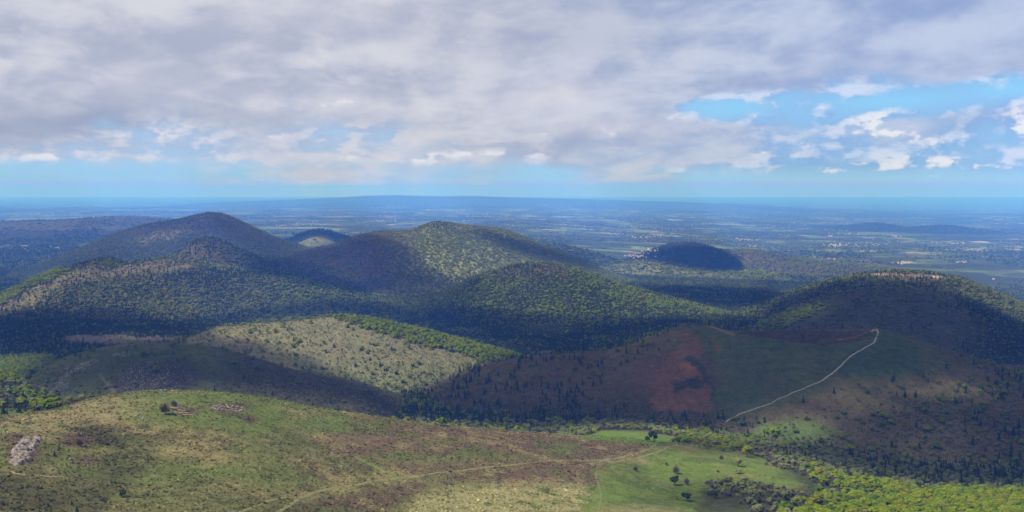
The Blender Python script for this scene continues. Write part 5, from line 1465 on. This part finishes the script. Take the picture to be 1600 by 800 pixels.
outcrop([(14, 722), (18, 705), (30, 690), (45, 686), (66, 688), (58, 700), (50, 712), (52, 720), (30, 726)], 70, 0.8, 2.8, 'big pale rock outcrop on the left edge of the near slope', 1.5)
def rock_face(parent, poly, label_amp=1.25, cell=0.55):
    cs = np.array([hit(*p_)[:2] for p_ in poly]); x0_, y0_ = cs.min(0) - 4; x1_, y1_ = cs.max(0) + 4
    X, Y = np.meshgrid(np.arange(x0_, x1_, cell), np.arange(y0_, y1_, cell)); Z = H(X.ravel(), Y.ravel()).reshape(X.shape)
    sd_ = sdpoly(X, Y, [tuple(c_) for c_ in cs])
    f = sstep(-1.0, 3.0, sd_ + fbm(X, Y, 5, 3, 811) * 1.4)
    f = f * sstep(-0.55, -0.15, fbm(X, Y, 9, 3, 814))
    cr = (0.5 - np.abs(fbm(X, Y, 6.5, 4, 812))) * 2.6 + np.round(fbm(X, Y, 3.5, 2, 813) * 2.5) * 0.8
    Z2 = Z - 0.5 + f * (1.4 + label_amp * np.clip(cr, -0.6, 1.4))
    me = mesh_grid('rock_face', X - parent.location.x, Y - parent.location.y, Z2 - parent.location.z, f > 0.02, smooth=False)
    return link('rock_face', me, M_ROCK2, parent)
M_ROCK2 = plain_mat('weathered_rock', (0.27, 0.235, 0.20), (0.06, 0.040, 0.030), 1.4)
_big = [o for o in COL.objects if o.name.startswith('rock_outcrop')][0]
rock_face(_big, [(14, 724), (18, 703), (30, 688), (45, 684), (67, 687), (60, 702), (52, 714), (52, 722), (30, 729)])
outcrop([(2, 684), (18, 680), (36, 681), (30, 690), (8, 690)], 16, 0.5, 1.3, 'low reddish stones left of the big rock outcrop')
outcrop([(210, 648), (214, 643), (220, 645), (226, 652), (222, 656), (214, 650)], 14, 1.0, 2.6, 'small pale rock standing in heath left of the brown bush')
outcrop([(276, 636), (279, 631), (284, 633), (281, 637)], 7, 0.8, 1.8, 'small white rock right of the brown bush')
outcrop([(328, 637), (337, 631), (352, 632), (366, 634), (380, 637), (384, 641), (372, 644), (352, 641), (334, 642)], 95, 1.0, 2.6, 'broken pale scree patch in the green crest meadow')
outcrop([(382, 652), (386, 649), (391, 658), (388, 661)], 6, 0.7, 1.4, 'tiny reddish stones below the scree patch')
outcrop([(118, 676), (124, 673), (132, 675), (128, 679)], 9, 0.8, 1.6, 'small pale stones on the dark heath above the outcrop pinnacle')
outcrop([(107, 731), (108, 716), (112, 717), (112, 731)], 12, 0.8, 1.8, 'thin grey rock pinnacle on the near slope', 1.6)
outcrop([(84, 734), (86, 728), (89, 734)], 4, 0.8, 1.5, 'little grey rock left of the pinnacle', 1.3)
outcrop([(126, 720), (134, 713), (150, 712), (148, 722), (138, 728), (128, 724)], 22, 0.6, 1.3, 'rusty stones right of the grey pinnacle')
outcrop([(112, 573), (118, 567), (138, 570), (156, 563), (158, 567), (140, 573), (124, 575)], 26, 1.6, 4.0, 'band of grey cliffs high on the dark rocky dome')
outcrop([(82, 606), (92, 586), (104, 571), (112, 570), (100, 590), (104, 608), (100, 618), (90, 604)], 44, 1.4, 3.6, 'grey rock rib down the left side of the dark dome')

# scree of the dark dome: too many stones to count
sp_ = []
for poly, n in (([(172, 612), (176, 596), (190, 580), (212, 565), (262, 563), (285, 572), (300, 588), (290, 604), (250, 612), (210, 616)], 7000), ([(80, 615), (96, 585), (112, 570), (150, 560), (158, 566), (120, 580), (106, 606)], 700),
                ([(178, 556), (190, 548), (212, 551), (206, 558)], 160), ([(1070, 575), (1080, 570), (1090, 578), (1078, 584)], 30)):
    cs = np.array([hit(*p)[:2] for p in poly]); x0_, y0_ = cs.min(0) - 5; x1_, y1_ = cs.max(0) + 5
    xx, yy = RNG.uniform(x0_, x1_, n * 4), RNG.uniform(y0_, y1_, n * 4); zz = H(xx, yy)
    a_, b_2 = project(xx, yy, zz); nn = fbm(xx, yy, 40, 4, 801)
    m = inpoly(a_ + fbm(xx, yy, 25, 3, 802) * 12, b_2, poly) & (nn > RNG.uniform(-0.7, 0.3, len(xx)))
    q = np.stack([xx, yy, zz], -1)[m][:n]; k_ = len(q)
    s_ = RNG.uniform(0.35, 1.9, k_) ** 1.3
    sp_.append(np.concatenate([q, np.stack([s_, s_ * RNG.uniform(.5, 1, k_), RNG.uniform(0, 6.28, k_), np.zeros(k_)], -1)], 1))
M_SCREE = plain_mat('pale_scree', (0.34, 0.325, 0.315), (0.13, 0.12, 0.115), 1.0)
scm = ROCKS[0].copy(); scm.materials.clear(); scm.materials.append(M_SCREE)
scx = hit(235, 590); sco = link('scree', scm, None, kind='stuff', label='pale stone of the scree on the dark dome'); sco.location = scx; sco.scale = (2, 2, 1.5)
stuff('scree', np.concatenate(sp_), [sco], M_SCREE, 'grey stones of the scree slopes on the dark dome')

# ------------------------------------------------------------------ heather and grass tufts of the near slope
def tuft_mesh(name, rng, blades, dome):
    V, F = [], []
    vv, ff = ICO0
    if dome:
        for q in vv: V.append(np.array([q[0] * 0.42, q[1] * 0.42, max(q[2], -0.2) * 0.55 + 0.05]) * rng.uniform(0.8, 1.15))
        F += list(ff)
    for i in range(blades):
        th = rng.uniform(0, 6.28); r = rng.uniform(0.05, 0.42); a = np.array([math.cos(th) * r, math.sin(th) * r, 0])
        s = np.array([-math.sin(th + .5), math.cos(th + .5), 0]) * 0.07
        n0 = len(V); V += [a - s, a + s, a * 1.7 + np.array([0, 0, rng.uniform(0.6, 1.1)])]
        F.append((n0, n0 + 1, n0 + 2))
    return mesh_tris(name, V, F)
def tint_mat(name, lo, hi):
    m, t, o = new_mat(name)
    a = node(t, 'ShaderNodeAttribute', attribute_name='tint', attribute_type='INSTANCER')
    oi = t.nodes.new('ShaderNodeObjectInfo')
    f = N(t, oi.outputs['Random']) * (hi - lo) + lo
    mul = t.nodes.new('ShaderNodeVectorMath'); mul.operation = 'SCALE'
    t.links.new(a.outputs['Color'], mul.inputs[0]); t.links.new(f.s, mul.inputs['Scale'])
    d = t.nodes.new('ShaderNodeBsdfDiffuse'); t.links.new(mul.outputs[0], d.inputs[0]); t.links.new(d.outputs[0], o.inputs[0])
    return m
MTINT = tint_mat('tuft_foliage', 0.25, 1.75)
n_ = 190000
y_ = np.sqrt(RNG.uniform(480 ** 2, 1330 ** 2, n_)); x_ = RNG.uniform(-0.56, 0.56, n_) * y_
z_, ids_ = H(x_, y_, True); m = seen(x_, y_, z_, 1.0) & (ids_ < 0)
a_, b_2 = project(x_, y_, z_); m &= (a_ > -8) & (a_ < 1608) & (b_2 < 806)
x_, y_, z_, a_, b_2 = x_[m], y_[m], z_[m], a_[m], b_2[m]
cl = albedo(x_, y_, z_, np.full(len(x_), -1))
mead = sdpoly(a_, b_2, [(925, 812), (935, 760), (945, 735), (990, 722), (1030, 700), (1090, 700), (1180, 712), (1270, 750), (1200, 770), (1180, 812)]) > -4
lush = cl[:, 1] > cl[:, 0] * 1.22
keepp = np.where(mead, 0.04, np.where(lush, 0.35, 0.95)) * np.clip(0.75 + 0.6 * fbm(x_, y_, 14, 3, 901), 0.1, 1)
m = RNG.uniform(0, 1, len(x_)) < keepp
for L_, w_ in TRACKS:                                       # nothing tall grows on the tracks
    if L_[:, 1].max() > 1500: continue
    q = np.where((x_ > L_[:, 0].min() - 5) & (x_ < L_[:, 0].max() + 5) & (y_ > L_[:, 1].min() - 5) & (y_ < L_[:, 1].max() + 5) & m)[0]
    if len(q) == 0: continue
    dmin = np.full(len(q), 1e9)
    for a0 in range(0, len(L_), 2): dmin = np.minimum(dmin, np.hypot(x_[q] - L_[a0, 0], y_[q] - L_[a0, 1]))
    m[q[dmin < w_ * 0.45 + 0.5]] = False
x_, y_, z_, cl = x_[m], y_[m], z_[m], cl[m]; n_ = len(x_)
sz = RNG.uniform(0.9, 2.7, n_) * np.where(RNG.uniform(0, 1, n_) < .04, 1.7, 1)
A = np.stack([x_, y_, z_ - 0.05, sz, sz * RNG.uniform(0.35, 0.6, n_), RNG.uniform(0, 6.28, n_), np.zeros(n_)], -1)
hth = cl[:, 0] > cl[:, 1] * 1.12
src_o = {}
for nm, mm, blades, lb in (('heather', hth, 7, 'brown heather tufts covering the near slope'), ('grass_tussock', ~hth, 10, 'olive and straw grass tussocks on the near slope')):
    me = tuft_mesh(nm + '_tuft', rg, blades, True); me.materials.append(MTINT)
    xq, yq, zq = hit(640 if nm == 'heather' else 700, 700 if nm == 'heather' else 780)
    p_ = link(nm, me, None, kind='stuff', label=lb); p_.location = (xq, yq, zq); p_.scale = (1.2, 1.2, .6)
    ob = stuff(nm, A[mm], [p_], MTINT, lb)
    ta = ob.data.attributes.new('tint', 'FLOAT_COLOR', 'POINT')
    ta.data.foreach_set('color', np.concatenate([cl[mm], np.ones((int(mm.sum()), 1))], 1).astype(np.float32).reshape(-1))
print('tufts', n_, round(time.time() - T0, 1))

# ------------------------------------------------------------------ small built things
M_WOOD = plain_mat('weathered_wood', (0.23, 0.15, 0.09), (0.15, 0.10, 0.07), 0.5)
def bar(name, a, b, r, parent):
    a, b = Vector(a), Vector(b); d = (b - a).normalized()
    s = d.cross(Vector((0.31, 0.9, 0.17))).normalized(); u = d.cross(s); V = []
    for c_, rr in ((a, r), (b, r * 0.85)):
        for j in range(6): V.append(c_ + (s * math.cos(j * 1.0472) + u * math.sin(j * 1.0472)) * rr)
    V.append(b + d * r * 0.6)
    F = [(j, (j + 1) % 6, 6 + (j + 1) % 6, 6 + j) for j in range(6)] + [(6 + j, 6 + (j + 1) % 6, 12) for j in range(6)] + [(5, 4, 3, 2, 1, 0)]
    return link(name, mesh_tris(name, V, F), M_WOOD, parent)
x_, y_, z_ = hit(292, 612)
e = bpy.data.objects.new('wooden_trestle', None); COL.objects.link(e); e.location = (x_, y_, z_); e['label'] = 'small wooden trestle frame standing on the grassy crest'; e['category'] = 'trestle'
for a_, b_2 in (((-1.6, 0, -.2), (-0.5, 0, 3.4)), ((0.3, 0.2, -.2), (-0.4, 0, 3.4)), ((0.9, 0, -.2), (1.7, 0, 2.6)), ((2.6, 0, -.2), (1.8, 0, 2.7))): bar('post', a_, b_2, 0.13, e)
bar('crossbar', (-1.1, 0.05, 1.3), (2.2, 0.05, 1.2), 0.10, e)
x_, y_, z_ = hit(1040, 698)
e = bpy.data.objects.new('rail_fence', None); COL.objects.link(e); e.location = (x_, y_, z_); e['label'] = 'low wooden rail fence where the two tracks end by the pine'; e['category'] = 'fence'
prev = None
for k in range(7):
    xx = -9 + k * 3.0; yy = 1.2 * math.sin(k * 0.7); hz_ = float(H(np.array([x_ + xx]), np.array([y_ + yy]))[0]) - z_
    bar('post', (xx, yy, hz_ - .2), (xx, yy, hz_ + 1.5), 0.14, e)
    if prev: bar('rail', (prev[0], prev[1], prev[2] + 1.1), (xx, yy, hz_ + 1.1), 0.07, e)
    prev = (xx, yy, hz_)

# houses
MWALLS = [plain_mat('white_render', (0.60, 0.58, 0.55), (0.50, 0.48, 0.45), 3), plain_mat('cream_render', (0.70, 0.60, 0.46), (0.62, 0.52, 0.40), 3)]
MROOFS = [plain_mat('orange_tiles', (0.34, 0.15, 0.09), (0.26, 0.12, 0.08), 1), plain_mat('red_tiles', (0.38, 0.12, 0.08), (0.28, 0.10, 0.07), 1), plain_mat('grey_slates', (0.30, 0.31, 0.34), (0.20, 0.21, 0.23), 1)]
def house_mesh(w, d, h, r, wall, roof):
    V = [(-w, -d, -2), (w, -d, -2), (w, d, -2), (-w, d, -2), (-w, -d, h), (w, -d, h), (w, d, h), (-w, d, h), (-w, 0, h + r), (w, 0, h + r)]
    F = [(0, 1, 5, 4), (1, 2, 6, 9, 5), (2, 3, 7, 6), (3, 0, 4, 8, 7)]
    e_ = 0.5; k = len(V); rr = r + 0.25; dd = d + e_; z0 = h - rr * e_ / d + 0.15
    V += [(-w - e_, -dd, z0), (w + e_, -dd, z0), (w + e_, 0, h + rr), (-w - e_, 0, h + rr), (w + e_, dd, z0), (-w - e_, dd, z0)]
    F2 = [(k, k + 1, k + 2, k + 3), (k + 3, k + 2, k + 4, k + 5)]
    # chimney
    c0 = len(V); cx_, cy_ = w * 0.5, d * 0.2
    for zc2 in (h + r * 0.6, h + r + 1.2):
        V += [(cx_ - .5, cy_ - .5, zc2), (cx_ + .5, cy_ - .5, zc2), (cx_ + .5, cy_ + .5, zc2), (cx_ - .5, cy_ + .5, zc2)]
    F += [(c0 + a, c0 + (a + 1) % 4, c0 + 4 + (a + 1) % 4, c0 + 4 + a) for a in range(4)] + [(c0 + 4, c0 + 5, c0 + 6, c0 + 7)]
    me = mesh_tris('house', V, F + F2); me.materials.append(wall); me.materials.append(roof)
    for p in me.polygons[len(F):]: p.material_index = 1
    return me
HM = [house_mesh(7.5, 5, 5.5, 3.2, MWALLS[a], MROOFS[b]) for a in (0, 1) for b in (0, 1, 2)]
HL = house_mesh(16, 7, 6, 3, MWALLS[0], MROOFS[2])
VILL = [ # px, py, spread px, spread py, count, where
 (995, 401, 16, 3.2, 26, 'in the village at the foot of the dark dome'), (1018, 391, 12, 3, 14, 'on the rise left of the dark dome'), (1010, 371, 18, 1.4, 16, 'in the hamlet above and left of the round dark dome'),
 (1165, 375, 22, 2.6, 24, 'in the village above the right flank of the dark dome'), (1175, 385, 14, 1.2, 10, 'in the row of houses right of the dark dome'), (1304, 383, 20, 2.2, 34, 'in the biggest village of the plain at the right'),
 (1300, 405, 22, 1.2, 16, 'in the scattered row above the quarry dome'), (1412, 411, 14, 1.6, 26, 'in the village just above the quarry dome'), (1360, 408, 16, 1.5, 10, 'left of the village just above the quarry dome'),
 (1504, 410, 9, 1.4, 10, 'in the hamlet by the dark hill at the far right'), (1553, 437, 3, .8, 2, 'lone near the right edge beyond the quarry dome'), (1495, 380, 14, 1.4, 14, 'in the hamlet of the right plain'),
 (1297, 369, 5, .8, 6, 'in the hamlet above the biggest village'), (1400, 369, 10, 1.0, 10, 'in the middle hamlet of the right plain'), (601, 345, 26, 2.6, 34, 'in the town beyond the large wooded volcano'),
 (30, 388, 16, 2.0, 7, 'at the farm on the left plain below the plateau'), (84, 388, 10, 2.4, 9, 'in the hamlet on the left plain below the plateau'), (436, 353, 12, 1.0, 7, 'at the farm right of the tall left cone')]
r_ = np.random.default_rng(3); houses = {}
for vx, vy, sx, sy, cnt, where in VILL:
    for k in range(cnt):
        a_, b_2 = vx + r_.normal() * sx * 0.55, vy + r_.normal() * sy * 0.55
        x_, y_, z_ = hit(a_, b_2)
        mi = int(r_.integers(0, 6)); roofw = ('orange', 'red', 'grey')[mi % 3]; wallw = ('white', 'cream')[mi // 3]
        o = link('house', HM[mi], None, None, f'{wallw} house, {roofw} roof, {where}', 'house', 'houses of the plain ' + where)
        s_ = r_.uniform(0.7, 1.2) * max(1.0, (y_ / 9000) ** 0.3)
        o.location = (x_, y_, z_ + 1.0); o.scale = (s_, s_, s_); o.rotation_euler = (0, 0, r_.uniform(-0.9, 0.9))
x_, y_, z_ = hit(38, 385.5)
o = link('barn', HL, None, None, 'long white barn with pale roof at the farm on the left plain', 'barn'); o.location = (x_, y_, z_ + 1); o.scale = (1.9, 1.9, 1.3)
hp_ = o
# scattered villages far out, too many and too small to count
V2 = []
for k in range(200):
    yc = math.exp(r_.uniform(math.log(12500), math.log(48000))); xc = r_.uniform(-0.56, 0.56) * yc
    for j in range(int(r_.integers(2, 16))):
        V2.append((xc + r_.normal() * 0.009 * yc, yc + r_.normal() * 0.012 * yc))
V2 = np.array(V2); z2 = H(V2[:, 0], V2[:, 1]); n_ = len(V2); s_ = (V2[:, 1] / 12000) ** 0.55 * r_.uniform(0.4, 0.9, n_)
m = seen(V2[:, 0], V2[:, 1], z2, 5)
A = np.stack([V2[:, 0], V2[:, 1], z2 + 3, s_, s_, r_.uniform(-.9, .9, n_), np.zeros(n_)], -1)[m]
hs = [o for o in COL.objects if o.name.startswith('house')][:6]
A[:, 6] = r_.integers(0, 6, len(A))
uniq, seen_me = [], set()
for o in COL.objects:
    if o.name.startswith('house') and o.data.name not in seen_me: seen_me.add(o.data.name); uniq.append(o)
A[:, 6] = A[:, 6] % len(uniq)
stuff('far_villages', A, uniq, MWALLS[0], 'pale specks of villages far out in the hazy plain')
print('done', round(time.time() - T0, 1))
